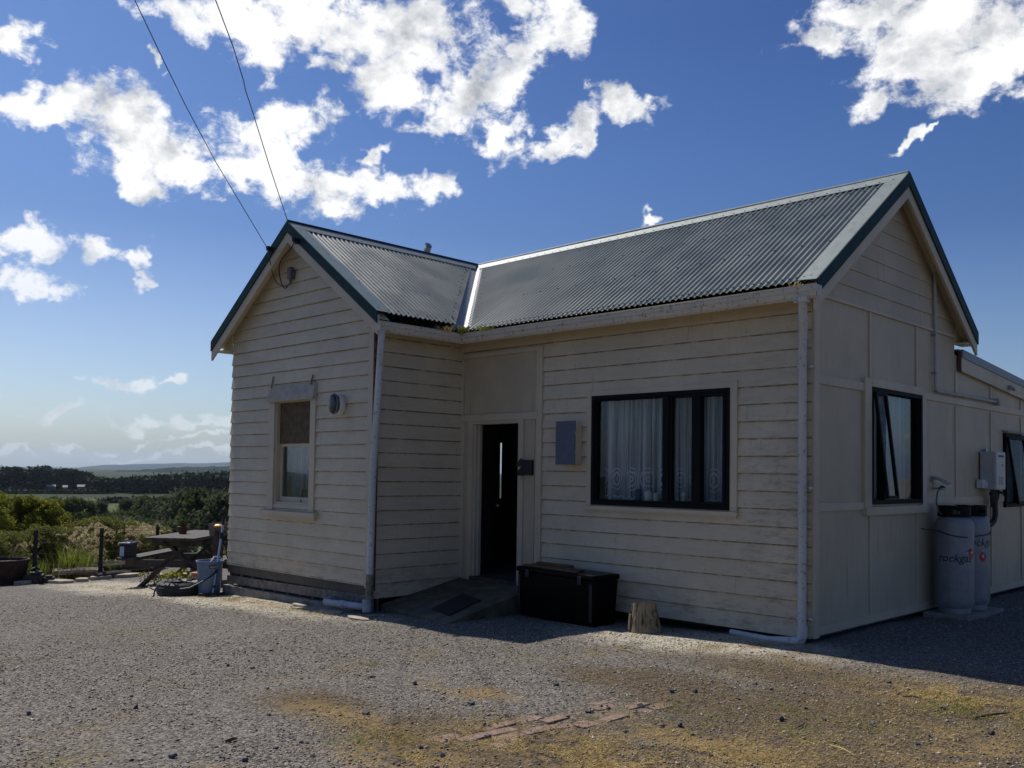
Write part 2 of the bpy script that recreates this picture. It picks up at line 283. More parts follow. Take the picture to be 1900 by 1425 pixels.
# ------------------------------------------------------------------ mesh helpers
class MB:
    def __init__(s): s.v = []; s.f = []; s.mi = []; s.cur = 0
    def quad(s, *pts):
        n = len(s.v); s.v += [tuple(p) for p in pts]; s.f.append(tuple(range(n, n + len(pts)))); s.mi.append(s.cur); return s
    def box(s, x0, x1, y0, y1, z0, z1, M_=None):
        x0, x1 = min(x0, x1), max(x0, x1); y0, y1 = min(y0, y1), max(y0, y1); z0, z1 = min(z0, z1), max(z0, z1)
        P = [Vector(q) for q in ((x0, y0, z0), (x1, y0, z0), (x1, y1, z0), (x0, y1, z0), (x0, y0, z1), (x1, y0, z1), (x1, y1, z1), (x0, y1, z1))]
        if M_ is not None: P = [M_ @ q for q in P]
        n = len(s.v); s.v += [tuple(q) for q in P]
        for f in ((3, 2, 1, 0), (4, 5, 6, 7), (0, 1, 5, 4), (1, 2, 6, 5), (2, 3, 7, 6), (3, 0, 4, 7)): s.f.append(tuple(n + i for i in f)); s.mi.append(s.cur)
        return s
    def bar(s, p, q, w, h, up=(0, 0, 1)):
        p, q = Vector(p), Vector(q); L = (q - p).length; z = (q - p).normalized(); u = Vector(up)
        x = u.cross(z)
        if x.length < 1e-4: x = Vector((1, 0, 0)).cross(z)
        x.normalize(); y = z.cross(x)
        m = Matrix((x, y, z)).transposed().to_4x4(); m.translation = p
        return s.box(-w / 2, w / 2, -h / 2, h / 2, 0, L, m)
    def tube(s, pts, r, n=8, cap=True):
        pts = [Vector(p) for p in pts]; rr = r if hasattr(r, '__len__') else [r] * len(pts)
        base = len(s.v); N = Vector((0, 0, 1)); prev = None
        for i, p in enumerate(pts):
            tng = ((pts[i + 1] if i + 1 < len(pts) else p) - (pts[i - 1] if i else p)).normalized()
            x = (prev - tng * prev.dot(tng)) if prev is not None else (N.cross(tng) if abs(tng.z) < .95 else Vector((1, 0, 0)))
            x = (x - tng * x.dot(tng)).normalized(); prev = x; y = tng.cross(x)
            for k in range(n):
                an = 2 * PI * k / n; s.v.append(tuple(p + (x * math.cos(an) + y * math.sin(an)) * rr[i]))
        for i in range(len(pts) - 1):
            for k in range(n):
                k2 = (k + 1) % n; s.f.append((base + i * n + k, base + i * n + k2, base + (i + 1) * n + k2, base + (i + 1) * n + k)); s.mi.append(s.cur)
        if cap:
            s.f.append(tuple(base + k for k in range(n))[::-1]); s.mi.append(s.cur)
            e = base + (len(pts) - 1) * n; s.f.append(tuple(e + k for k in range(n))); s.mi.append(s.cur)
        return s
    def lathe(s, prof, cx, cy, n=32, wob=0):
        base = len(s.v)
        for (r, z) in prof:
            for k in range(n):
                an = 2 * PI * k / n; rr = r * (1 + wob * math.sin(3 * an + 1)); s.v.append((cx + rr * math.cos(an), cy + rr * math.sin(an), z))
        for i in range(len(prof) - 1):
            for k in range(n):
                k2 = (k + 1) % n; s.f.append((base + i * n + k, base + i * n + k2, base + (i + 1) * n + k2, base + (i + 1) * n + k)); s.mi.append(s.cur)
        s.f.append(tuple(base + k for k in range(n))[::-1]); s.mi.append(s.cur)
        e = base + (len(prof) - 1) * n; s.f.append(tuple(e + k for k in range(n))); s.mi.append(s.cur)
        return s
    def add(s, verts, faces):
        n = len(s.v); s.v += [tuple(v) for v in verts]; s.f += [tuple(n + i for i in f) for f in faces]; s.mi += [s.cur] * len(faces); return s
    def extrude(s, poly, vec):   # planar polygon swept along vec
        n = len(poly); P = [Vector(p) for p in poly]; Q = [p + Vector(vec) for p in P]; k = len(s.v); s.v += [tuple(p) for p in P + Q]
        s.f.append(tuple(range(k, k + n))[::-1]); s.f.append(tuple(range(k + n, k + 2 * n))); s.mi += [s.cur] * 2
        for i in range(n): j = (i + 1) % n; s.f.append((k + i, k + j, k + n + j, k + n + i)); s.mi.append(s.cur)
        return s
    def build(s, name, mats, parent=None, smooth=False, bevel=0, fix=False):
        V = np.array(s.v, dtype=float); lo, hi = V.min(0), V.max(0); org = Vector(((lo[0] + hi[0]) / 2, (lo[1] + hi[1]) / 2, lo[2]))
        me = bpy.data.meshes.new(name); me.from_pydata([tuple(v) for v in (V - np.array(org))], [], s.f)
        for m in (mats if isinstance(mats, (list, tuple)) else [mats]): me.materials.append(m)
        if any(s.mi): me.polygons.foreach_set('material_index', s.mi)
        if smooth:
            me.polygons.foreach_set('use_smooth', [True] * len(me.polygons))
            try: me.set_sharp_from_angle(angle=math.radians(40))
            except Exception: pass
        me.update()
        o = bpy.data.objects.new(name, me); C.objects.link(o); place(o, org, parent)
        if bevel:
            bv = o.modifiers.new('edge', 'BEVEL'); bv.width = bevel; bv.segments = 2; bv.limit_method = 'ANGLE'
        return o
WP = {}
def place(o, org, parent):
    if parent is not None:
        o.parent = parent; o.location = org - WP[parent.name]
    else: o.location = org
    WP[o.name] = Vector(org)
def empty(name, loc, label=None, cat=None, group=None):
    o = bpy.data.objects.new(name, None); o.empty_display_size = .2; C.objects.link(o); place(o, Vector(loc), None)
    if label: tag(o, label, cat, group)
    return o
def tag(o, label=None, cat=None, group=None, kind=None):
    if label: o['label'] = label
    if cat: o['category'] = cat
    if group: o['group'] = group
    if kind: o['kind'] = kind
    return o
def copy_tree(o, parent=None, loc=None, rotz=None, scale=None):
    n = o.copy(); C.objects.link(n); n.parent = parent
    if loc is not None: n.location = loc
    if rotz is not None: n.rotation_euler = (0, 0, rotz)
    if scale is not None: n.scale = (scale, scale, scale) if not hasattr(scale, '__len__') else scale
    for ch in o.children: copy_tree(ch, n)
    return n

# ------------------------------------------------------------------ terrain
def sstep(x, e0, e1):
    t = np.clip((x - e0) / (e1 - e0), 0, 1); return t * t * (3 - 2 * t)
RIV = at(385, 121); RIVD = Vector((at(385, 121).y - CAM.y, -(at(385, 121).x - CAM.x), 0)).normalized()  # river runs across the line of sight
def H(x, y):
    x = np.asarray(x, float); y = np.asarray(y, float)
    xn = np.minimum(x, 0)
    z = -.06 + .025 * xn - .001 * xn * xn + .008 * np.clip(x, 0, 6)
    z = np.where(x < -17, -.06 + .025 * -17 - .289, z)
    z = z - 8.3 * sstep(x, -17.6, -62) * 1.0
    z = np.where(x < -62, -9.1, np.where(x < -17, np.maximum(z, -9.1), z))
    # river channel
    nx, ny = -RIVD.y, RIVD.x
    q = np.abs((x - RIV.x) * nx + (y - RIV.y) * ny)
    z = z - 1.6 * (1 - sstep(q, 12, 19)) * (x < -70)
    z = z - 1.5 * sstep(y, 14, 60) * (x > -17)
    return z
def Hs(x, y): return float(H(np.array([x]), np.array([y]))[0])

def grid_axis(c0, near, far, n, fine):
    u = np.linspace(-1, 1, n); k = 9.0
    s_ = np.sinh(k * u) / np.sinh(k)
    return c0 + near * u * .9 + far * s_ * np.abs(s_) ** .0
gx = np.unique(np.concatenate([np.arange(-20, 6, .055), np.linspace(-70, -20, 110), -70 - np.geomspace(1, 12000, 90), 6 + np.geomspace(.1, 3000, 50)]))
gy = np.unique(np.concatenate([np.arange(-9, 6, .055), 6 + np.geomspace(.1, 9000, 110), -9 - np.geomspace(.1, 3000, 50)]))
GX, GY = np.meshgrid(gx, gy, indexing='ij')
GZ = H(GX, GY)
def vnoise(x, y, s, seed=0):
    r = np.random.default_rng(seed); T = r.random((64, 64)); xs, ys = x / s, y / s
    xi, yi = np.floor(xs).astype(int), np.floor(ys).astype(int); fx, fy = xs - xi, ys - yi
    fx = fx * fx * (3 - 2 * fx); fy = fy * fy * (3 - 2 * fy)
    g = lambda i, j: T[i % 64, j % 64]
    return (g(xi, yi) * (1 - fx) + g(xi + 1, yi) * fx) * (1 - fy) + (g(xi, yi + 1) * (1 - fx) + g(xi + 1, yi + 1) * fx) * fy - .5
def HN(x, y): return H(x, y) + .03 * vnoise(x, y, 1.3, 1) + .012 * vnoise(x, y, .35, 2)
near = (GX > -19) & (GX < 6) & (GY > -9) & (GY < 14)
GZ = HN(GX, GY) + np.where(near, .007 * vnoise(GX, GY, .11, 3), 0)
GZ = GZ + np.where(GX < -19, .5 * vnoise(GX, GY, 4, 5) * sstep(GX, -19, -30), 0)
nxn, nyn = GX.shape
gv = np.stack([GX.ravel(), GY.ravel(), GZ.ravel()], 1)
idx = np.arange(nxn * nyn).reshape(nxn, nyn)
gf = np.stack([idx[:-1, :-1], idx[1:, :-1], idx[1:, 1:], idx[:-1, 1:]], -1).reshape(-1, 4)
def fast_mesh(name, verts, faces, mat, smooth=False, attr=None):
    me = bpy.data.meshes.new(name); k = faces.shape[1]
    me.vertices.add(len(verts)); me.vertices.foreach_set('co', verts.astype(np.float32).ravel())
    me.loops.add(faces.size); me.loops.foreach_set('vertex_index', faces.astype(np.int32).ravel())
    me.polygons.add(len(faces)); me.polygons.foreach_set('loop_start', np.arange(0, faces.size, k, dtype=np.int32))
    if smooth: me.polygons.foreach_set('use_smooth', np.ones(len(faces), bool))
    if attr is not None:
        A = me.attributes.new('tone', 'FLOAT', 'POINT'); A.data.foreach_set('value', attr.astype(np.float32))
    me.materials.append(mat); me.update(calc_edges=True)
    return me
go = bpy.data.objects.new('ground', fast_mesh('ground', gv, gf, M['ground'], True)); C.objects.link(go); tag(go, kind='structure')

# river water
m = MB(); p0, p1 = RIV - RIVD * 160, RIV + RIVD * 160; nv = Vector((-RIVD.y, RIVD.x, 0)) * 17.5
for i in range(20):
    q0, q1 = p0.lerp(p1, i / 20), p0.lerp(p1, (i + 1) / 20); m.quad(q0 - nv + Vector((0, 0, -9.75)), q1 - nv + Vector((0, 0, -9.75)), q1 + nv + Vector((0, 0, -9.75)), q0 + nv + Vector((0, 0, -9.75)))
tag(m.build('river_water', M['water']), kind='structure')

# hills
def ridge(name, px0, px1, dist, hfun, mat, depth, n=120):
    vs = []; fs = []
    rows = [(-.5, 0), (-.3, .35), (-.12, .8), (0, 1), (.15, .8), (.5, 0)]
    for i in range(n + 1):
        px = px0 + (px1 - px0) * i / n; h = hfun(px)
        for (dd, hh) in rows:
            q = at(px, dist + dd * depth); jit = 1 + .10 * math.sin(i * 1.7 + dd * 9) * (hh > 0) * (hh < 1)
            vs.append((q.x, q.y, -12 + (h + 12) * hh * jit))
    R_ = len(rows)
    for i in range(n):
        for j in range(R_ - 1): fs.append((i * R_ + j, (i + 1) * R_ + j, (i + 1) * R_ + j + 1, i * R_ + j + 1))
    m = MB(); m.add(vs, fs); return tag(m.build(name, mat, smooth=True), kind='structure')
def fbm1(x, seed=0):
    r = random.Random(seed); s_ = 0
    for o in range(5): s_ += math.sin(x * (1.7 ** o) + r.random() * 9) / (1.5 ** o)
    return s_
def hor(px): return 864.6 + px * .0126
def ztop(px, py, dist): return 1.5 + (hor(px) - py) / FPX * dist
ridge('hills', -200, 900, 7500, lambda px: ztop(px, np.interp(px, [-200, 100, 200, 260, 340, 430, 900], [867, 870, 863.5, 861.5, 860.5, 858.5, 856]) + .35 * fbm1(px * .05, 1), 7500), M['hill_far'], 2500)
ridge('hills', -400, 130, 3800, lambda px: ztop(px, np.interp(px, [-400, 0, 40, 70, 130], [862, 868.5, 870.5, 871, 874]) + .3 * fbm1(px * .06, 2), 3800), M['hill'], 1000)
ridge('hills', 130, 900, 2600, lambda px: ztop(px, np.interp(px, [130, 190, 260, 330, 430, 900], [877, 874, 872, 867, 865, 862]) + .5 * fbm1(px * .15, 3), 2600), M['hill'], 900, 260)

# ------------------------------------------------------------------ the cottage
house = empty('weatherboard_cottage', (-4.2, 1.2, -.1), 'cream weatherboard cottage with faded green corrugated roof, projecting left gable and dark open doorway', 'house')
HP = house
W_front = lambda u, z, o: (u, -o, z)
W_gable = lambda u, z, o: (u, -b - o, z)
W_ret = lambda u, z, o: (-a + o, u, z)
W_side = lambda u, z, o: (o, u, z)
W_left = lambda u, z, o: (XL - o, u, z)
W_rear = lambda u, z, o: (u, d + o, z)
def intervals(lo, hi, holes, zm):
    iv = [(lo, hi)]
    for (ha, hb, za, zb) in holes:
        if za < zm < zb:
            nv_ = []
            for (p, q) in iv:
                if hb <= p or ha >= q: nv_.append((p, q)); continue
                if ha > p: nv_.append((p, ha))
                if hb < q: nv_.append((hb, q))
            iv = nv_
    return iv
def strips(m, wall, za, zb, lo, hi, holes, off, lipz=None, joints=(), caps=True):
    """sloping strip(s) between za and zb; lo/hi are functions of z; off is a function of z"""
    zs = sorted({za, zb} | {z for h in holes for z in h[2:] if za < z < zb})
    for i in range(len(zs) - 1):
        z0, z1 = zs[i], zs[i + 1]; zm = (z0 + z1) / 2
        hs = list(holes) + [(j - .0018, j + .0018, -9, 9) for j in joints]
        mid = intervals(lo(zm), hi(zm), hs, zm)
        for (p, q) in mid:
            p0 = lo(z0) if abs(p - lo(zm)) < 1e-6 else p; p1 = lo(z1) if abs(p - lo(zm)) < 1e-6 else p
            q0 = hi(z0) if abs(q - hi(zm)) < 1e-6 else q; q1 = hi(z1) if abs(q - hi(zm)) < 1e-6 else q
            if q0 - p0 < .002: continue
            if q1 < p1: p1 = q1 = (p1 + q1) / 2
            m.quad(wall(p0, z0, off(z0)), wall(q0, z0, off(z0)), wall(q1, z1, off(z1)), wall(p1, z1, off(z1)))
            if caps:
                m.quad(wall(p0, z0, 0), wall(p0, z0, off(z0)), wall(p1, z1, off(z1)), wall(p1, z1, 0))
                m.quad(wall(q0, z0, 0), wall(q0, z0, off(z0)), wall(q1, z1, off(z1)), wall(q1, z1, 0))
                if i == 0: m.quad(wall(p0, z0, 0), wall(q0, z0, 0), wall(q0, z0, off(z0)), wall(p0, z0, off(z0)))
def boards(wall, bots, top, lo, hi, holes, lip=.021, seed=1, jprob=.6):
    m = MB(); r = random.Random(seed); bots = sorted(bots) + [top]
    for i in range(len(bots) - 1):
        z0, z1 = bots[i], bots[i + 1] + .004; dz = r.uniform(-.002, .002); L = lip * r.uniform(.82, 1.15); H_ = z1 - z0
        js = [r.uniform(lo(z0), hi(z0))] if r.random() < jprob else []
        tilt = r.uniform(-.0015, .0015); mid = (lo(z0) + hi(z0)) / 2
        wl = (lambda w, tl, md: (lambda u, z, o: w(u, z + tl * (u - md), o)))(wall, tilt, mid)
        strips(m, wl, z0 + dz, z1 + dz - .003, lo, hi, holes, lambda z: .004 + L * max(0, (z1 - z)) / H_, joints=js)
    return m
k0 = lambda v: (lambda z: v)
win_f = (-2.70, -.868, 1.15, 2.402); bay = (-5.2, -3.48, -.5, 3.045)
win_g = (-7.21, -6.30, 1.03, 2.46); win_s = (1.245, 2.615, 1.222, 2.462); win_b = (5.52, 6.35, 1.125, 2.145)
boards(W_front, [-.02 + .1725 * k for k in range(19)], 3.30, k0(-a + .0), k0(0), [win_f, bay], seed=3).build('front_wall_boards', M['board'], HP)
gl_lo = lambda z: max(XL, XR2 - (ZR - .06 - z) / SL); gl_hi = lambda z: min(-a, XR2 + (ZR - .06 - z) / SL)
boards(W_gable, [.10] + [.122 + .171 * k for k in range(1, 28)], 4.75, gl_lo, gl_hi, [win_g], seed=5, jprob=.35).build('gable_wall_boards', M['board_left'], HP)
boards(W_ret, [-.045] + [.134 + .1774 * k for k in range(0, 18)], 3.30, k0(-b), k0(0), [], seed=6, jprob=.15).build('return_wall_boards', M['board_return'], HP)
sd_lo = lambda z: max(0, YR - (ZR - .06 - z) / SL); sd_hi = lambda z: min(d, YR + (ZR - .06 - z) / SL)
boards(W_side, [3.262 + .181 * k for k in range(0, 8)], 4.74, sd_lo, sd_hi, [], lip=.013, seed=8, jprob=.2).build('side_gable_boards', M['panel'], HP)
# flat sheet cladding of the side wall with its cover battens
lt_top = lambda y: 3.04 - .076 * (y - 3.8)
m = MB()
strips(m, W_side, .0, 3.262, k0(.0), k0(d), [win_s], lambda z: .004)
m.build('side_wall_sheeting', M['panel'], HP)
m = MB()
for zl, zh, y0, y1 in ((2.40, 2.485, .10, 1.09), (2.425, 2.50, 2.70, 9), (1.175, 1.255, .10, 1.09), (1.21, 1.285, 2.70, 5.50)):
    m.box(.005, .024, y0, y1, zl, zh)
for y in (1.262, 2.50, 3.73, 5.015, 6.30, 7.6):
    top = 3.255 if y < 3.6 else lt_top(y) - .2
    segs = [(.02, 1.172), (1.26, 2.40), (2.488, top)] if y not in (1.262, 2.50) else [(.02, 1.11), (2.545, top)]
    for z0, z1 in segs: m.box(.005, .0185, y - .022, y + .022, z0, z1)
m.box(.005, .021, .025, 9.0, .0, .085); m.box(.005, .0265, .0, .10, -.02, 3.255)
m.box(.005, .030, .0, 3.69, 3.245, 3.272)
m.build('side_wall_battens', M['trim'], HP)
m = MB(); m.quad((.004, d, 0), (.004, 9.2, 0), (.004, 9.2, lt_top(9.2)), (.004, d, lt_top(d))) if False else None
strips(m, W_side, .0, 1.124, k0(d), k0(9.2), [], lambda z: .004)
strips(m, W_side, 1.124, 2.146, k0(d), k0(9.2), [win_b], lambda z: .004)
m.quad((.004, d, 2.146), (.004, 9.2, 2.146), (.004, 9.2, lt_top(9.2)), (.004, d, lt_top(d)))
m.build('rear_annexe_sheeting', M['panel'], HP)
# inner leaf of every wall, floor and ceiling: the rooms behind the glass
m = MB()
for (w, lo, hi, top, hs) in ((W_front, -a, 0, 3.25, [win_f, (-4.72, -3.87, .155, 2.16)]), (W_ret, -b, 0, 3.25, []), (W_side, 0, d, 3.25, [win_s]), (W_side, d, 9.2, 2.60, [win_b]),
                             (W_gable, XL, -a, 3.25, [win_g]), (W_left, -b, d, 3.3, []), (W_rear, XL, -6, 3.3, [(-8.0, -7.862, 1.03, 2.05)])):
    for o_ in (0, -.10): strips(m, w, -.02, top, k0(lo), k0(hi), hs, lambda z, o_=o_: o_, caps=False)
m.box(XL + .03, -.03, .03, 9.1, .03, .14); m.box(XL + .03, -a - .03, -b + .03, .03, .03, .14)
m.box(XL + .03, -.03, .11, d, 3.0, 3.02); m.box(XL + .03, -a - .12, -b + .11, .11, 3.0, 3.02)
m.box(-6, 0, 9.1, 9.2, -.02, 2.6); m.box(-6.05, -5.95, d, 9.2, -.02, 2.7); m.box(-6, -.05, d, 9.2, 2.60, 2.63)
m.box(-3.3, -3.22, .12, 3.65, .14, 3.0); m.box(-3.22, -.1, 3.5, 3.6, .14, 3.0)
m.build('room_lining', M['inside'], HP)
nl = MB()
rr_ = random.Random(15)
def nail(w_, u, z, o): p_ = w_(u, z, o); q_ = w_(u, z, o + .002); nsq0(nl, p_, Vector(q_) - Vector(p_))
def nsq0(m, p, nrm, r=.0045):
    N = Vector(nrm).normalized(); T_ = N.orthogonal().normalized(); B_ = N.cross(T_); p = Vector(p); m.extrude([p + (T_ * math.cos(q * PI / 3) + B_ * math.sin(q * PI / 3)) * r for q in range(6)], N * .0022)
for k in range(18):
    z = -.02 + .1725 * k + .035
    for x in (-3.4, -2.95, -2.5, -2.05, -1.6, -1.15, -.7, -.25):
        if -2.78 < x < -.78 and 1.09 < z < 2.47: continue
        if rr_.random() < .55: nail(W_front, x + rr_.uniform(-.02, .02), z, .0195)
for y in (.04, 1.262, 2.50, 3.73, 5.015, 6.30):
    for k in range(16):
        z = .12 + .2 * k
        if (1.0 < y < 2.8 and 1.05 < z < 2.55) or z > 3.2 or (y > 3.6 and z > 2.6): continue
        if rr_.random() < .7: nail(W_side, y + .055, z, .0045)
tag(nl.build('rusty_nail_heads', m_simple('rust_spot', (.10, .05, .03), .8), HP), kind='stuff')
# corner boards and trims
m = MB(); m.box(-5.045, -a - .002, -b - .032, -b - .002, .08, 3.50); m.build('corner_board', M['trim'], HP)
m = MB(); m.box(-a + .001, -a + .026, -b - .03, -b + .045, .05, 3.24); m.build('corner_stop', m_simple('bare_reddish_corner_timber', (.11, .05, .04), .85, 0, .6, 20, .4), HP)
m = MB(); m.box(-a + .002, -a + .03, -.03, -.004, .12, 3.2); m.build('inner_corner_stop', M['trim'], HP)
# door bay
m = MB(); m.box(-a + .03, -3.485, -.010, .03, 2.25, 3.03); m.box(-a + .03, -4.80, -.010, .03, .10, 2.165); m.box(-3.80, -3.485, -.010, .03, -.02, 2.165)
m.build('door_bay_panel', M['panel'], HP)
m = MB(); m.box(-a + .028, -3.47, -.036, -.0, 2.165, 2.25); m.box(-3.57, -3.478, -.040, -.0, -.02, 3.0); m.box(-a + .028, -3.478, -.038, -.0, 3.0, 3.05)
m.box(-a + .030, -4.885, -.030, -.0, .12, 2.16); m.box(-3.615, -3.606, -.018, -.01, 0, 2.16)
m.build('door_bay_trim', M['trim'], HP)
fr = MB(); fr.box(-4.80, -4.715, -.034, .12, .10, 2.165); fr.box(-3.875, -3.79, -.034, .12, .10, 2.165); fr.box(-4.715, -3.875, -.02, .12, 2.125, 2.165)
fro = fr.build('door_frame', M['trim'], HP)
m = MB(); m.box(-4.712, -4.685, .0, .12, .15, 2.12); m.box(-4.685, -4.67, .055, .09, .15, 2.12); m.build('door_stop', M['trim'], fro)
DM = Matrix.Translation((-4.70, .13, 0)) @ Matrix.Rotation(math.radians(30), 4, 'Z'); m = MB(); m.box(-.035, 0, 0, .77, .16, 2.12, DM); dr = m.build('door', m_simple('dark_door_paint', (.035, .03, .028), .5, 0, .2), HP)
m = MB(); kp = DM @ Vector((.03, .70, 0)); m.lathe([(.012, 1.02), (.028, 1.03), (.028, 1.06), (.012, 1.07)], kp.x, kp.y, 12); m.box(0, .03, .695, .705, 1.04, 1.05, DM); m.build('door_knob', M['galv'], dr)
m = MB(); m.box(-4.72, -3.87, -.05, .12, .105, .158); m.build('door_sill', M['rawdark'], HP)
# ---- windows
def ring(m, wall, u0, u1, z0, z1, wd, o0, o1, wb=None, wt=None):
    wb = wd if wb is None else wb; wt = wd if wt is None else wt
    def bx(ua, ub, za, zb):
        P = wall(ua, za, o0); Q = wall(ub, zb, o1); m.box(P[0], Q[0], P[1], Q[1], za, zb)
    bx(u0, u0 + wd, z0, z1); bx(u1 - wd, u1, z0, z1); bx(u0 + wd, u1 - wd, z0, z0 + wb); bx(u0 + wd, u1 - wd, z1 - wt, z1)
def wbox(m, wall, u0, u1, z0, z1, o0, o1):
    P = wall(u0, z0, o0); Q = wall(u1, z1, o1); return m.box(P[0], Q[0], P[1], Q[1], z0, z1)
def pane(wall, u0, u1, z0, z1, o, parent):
    m = MB(); wbox(m, wall, u0, u1, z0, z1, o - .004, o); return m.build('glass_pane', M['glass'], parent)
# front picture window
m = MB(); ring(m, W_front, -2.69, -.873, 1.155, 2.397, .042, -.06, .045); wbox(m, W_front, -1.685, -1.612, 1.197, 2.355, -.06, .043); wbox(m, W_front, -1.305, -1.245, 1.197, 2.355, -.06, .046)
ring(m, W_front, -1.611, -1.306, 1.198, 2.354, .028, -.03, .030); ring(m, W_front, -1.244, -.916, 1.198, 2.354, .032, -.03, .052); ring(m, W_front, -2.647, -1.686, 1.198, 2.354, .018, -.03, .030)
wf = m.build('window_frame', M['frame'], HP, bevel=.003); wf['label'] = 'black framed picture window with three panes beside the door'
for u0, u1 in ((-2.632, -1.70), (-1.585, -1.332), (-1.214, -.946)): pane(W_front, u0, u1, 1.21, 2.34, -.012, wf)
m = MB(); wbox(m, W_front, -2.765, -2.692, 1.14, 2.45, .0, .034); wbox(m, W_front, -.871, -.79, 1.14, 2.47, .0, .034); wbox(m, W_front, -2.692, -.871, 2.399, 2.452, .0, .036)
m.build('window_trim', M['trim'], HP)
m = MB(); wbox(m, W_front, -2.80, -.775, 1.095, 1.138, .0, .06); wbox(m, W_front, -2.76, -.80, 1.07, 1.0945, .0, .03); m.build('window_sill', M['trim'], HP)
# left gable sash window
m = MB(); ring(m, W_gable, -7.20, -6.31, 1.03, 2.45, .03, -.12, .006); m.build('window_lining', M['trim'], HP)
for u0, u1 in ((-7.35, -7.20), (-6.31, -6.19)): m = MB(); wbox(m, W_gable, u0, u1, .95, 2.46, .0, .036); m.build('window_trim', M['trim'], HP)
m = MB(); m.extrude([(-7.47, -b - .0, .955), (-7.47, -b - .085, .935), (-7.47, -b - .085, .875), (-7.47, -b - .0, .875)], (1.37, 0, 0)); m.box(-7.3, -6.14, -b - .05, -b, .84, .874)
m.build('window_sill', M['trim'], HP)
m = MB(); ply = wbox(m, W_gable, -7.165, -6.345, 1.86, 2.42, -.050, -.038); m.build('boarded_upper_light', M['ply'], HP)
m = MB(); ring(m, W_gable, -7.165, -6.345, 1.06, 1.858, .045, -.085, -.055, .07, .04); sf = m.build('window_sash', M['trim'], HP)
pane(W_gable, -7.12, -6.39, 1.13, 1.82, -.07, sf)
m = MB()
n_ = 14
P = [(-7.37 + 1.19 * i / n_ + .0, 2.445 + .003 * math.sin(i * 1.3), -b - .085 - .004 * math.sin(i * 2)) for i in range(n_ + 1)]; Q = [(-7.33 + 1.12 * i / n_, 2.66 + .003 * math.sin(i), -b - .024 - .006 * math.sin(i * 1.9)) for i in range(n_ + 1)]
for i in range(n_):
    A, B, D_, E_ = (P[i][0], P[i][2], P[i][1]), (P[i + 1][0], P[i + 1][2], P[i + 1][1]), (Q[i + 1][0], Q[i + 1][2], Q[i + 1][1]), (Q[i][0], Q[i][2], Q[i][1])
    m.quad(A, B, D_, E_); m.quad((A[0], A[1] + .004, A[2] - .014), (B[0], B[1] + .004, B[2] - .014), B, A)
    m.quad((A[0], A[1] + .003, A[2]), (B[0], B[1] + .003, B[2]), (D_[0], D_[1] + .003, D_[2]), (E_[0], E_[1] + .003, E_[2]))
m.quad((-7.37, -b - .085, 2.445), (-7.33, -b - .024, 2.66), (-7.36, -b, 2.66), (-7.37, -b, 2.445)); m.quad((-6.18, -b - .085, 2.445), (-6.21, -b - .024, 2.66), (-6.18, -b, 2.66), (-6.18, -b, 2.445))
m.bar((-7.29, -b - .045, 2.63), (-7.27, -b - .028, 2.80), .03, .004); m.bar((-6.30, -b - .045, 2.63), (-6.28, -b - .028, 2.76), .05, .004)
m.build('window_hood', M['hood'], HP)
# side window: fixed pane, narrow awning sash hung open
def awning(wall, u0, u1, z0, z1, swing, parent, w=.032):
    m = MB(); g = MB()
    def P(u, z, o): return wall(u, z1 - (z1 - z) * math.cos(swing) - 0, .03 + (z1 - z) * math.sin(swing) + o)
    def rc(mm, ua, ub, za, zb, t0, t1):
        A = [P(ua, za, t0), P(ub, za, t0), P(ub, zb, t0), P(ua, zb, t0)]; B = [P(ua, za, t1), P(ub, za, t1), P(ub, zb, t1), P(ua, zb, t1)]
        mm.add(A + B, [(0, 1, 2, 3), (4, 5, 6, 7), (0, 1, 5, 4), (1, 2, 6, 5), (2, 3, 7, 6), (3, 0, 4, 7)])
    rc(m, u0, u0 + w, z0, z1, 0, .03); rc(m, u1 - w, u1, z0, z1, 0, .03); rc(m, u0 + w, u1 - w, z0, z0 + w, 0, .03); rc(m, u0 + w, u1 - w, z1 - w, z1, 0, .03)
    s = m.build('window_sash', M['frame'], parent); s['label'] = 'narrow awning sash propped open'
    rc(g, u0 + w, u1 - w, z0 + w, z1 - w, .01, .014); g.build('glass_pane', M['glass'], parent)
    return s
m = MB(); ring(m, W_side, 1.252, 2.608, 1.225, 2.458, .045, -.06, .04); wbox(m, W_side, 1.575, 1.62, 1.27, 2.413, -.06, .030)
ws = m.build('window_frame', M['frame'], HP, bevel=.003); ws['label'] = 'black framed side window with its narrow sash open'
pane(W_side, 1.62, 2.563, 1.27, 2.413, -.02, ws)
awning(W_side, 1.30, 1.58, 1.28, 2.41, math.radians(6.5), ws)
m = MB(); wbox(m, W_side, 1.09, 1.25, 1.20, 2.545, .005, .036); wbox(m, W_side, 2.61, 2.72, 1.20, 2.50, .005, .036); wbox(m, W_side, 1.25, 2.61, 2.46, 2.545, .005, .038)
m.build('window_trim', M['trim'], HP)
m = MB(); wbox(m, W_side, 1.09, 2.75, 1.115, 1.20, .0, .055); m.build('window_sill', M['trim'], HP)
m = MB(); ring(m, W_side, 5.53, 6.34, 1.13, 2.14, .05, -.06, .04); wr = m.build('window_frame', M['frame'], HP)
awning(W_side, 5.58, 6.29, 1.17, 2.10, math.radians(8), wr)
m = MB(); m.extrude([(.0, 5.48, 2.185), (.085, 5.48, 2.165), (.085, 5.48, 2.15), (.0, 5.48, 2.16)], (0, .9, 0)); m.build('window_flashing', M['lead'], HP)
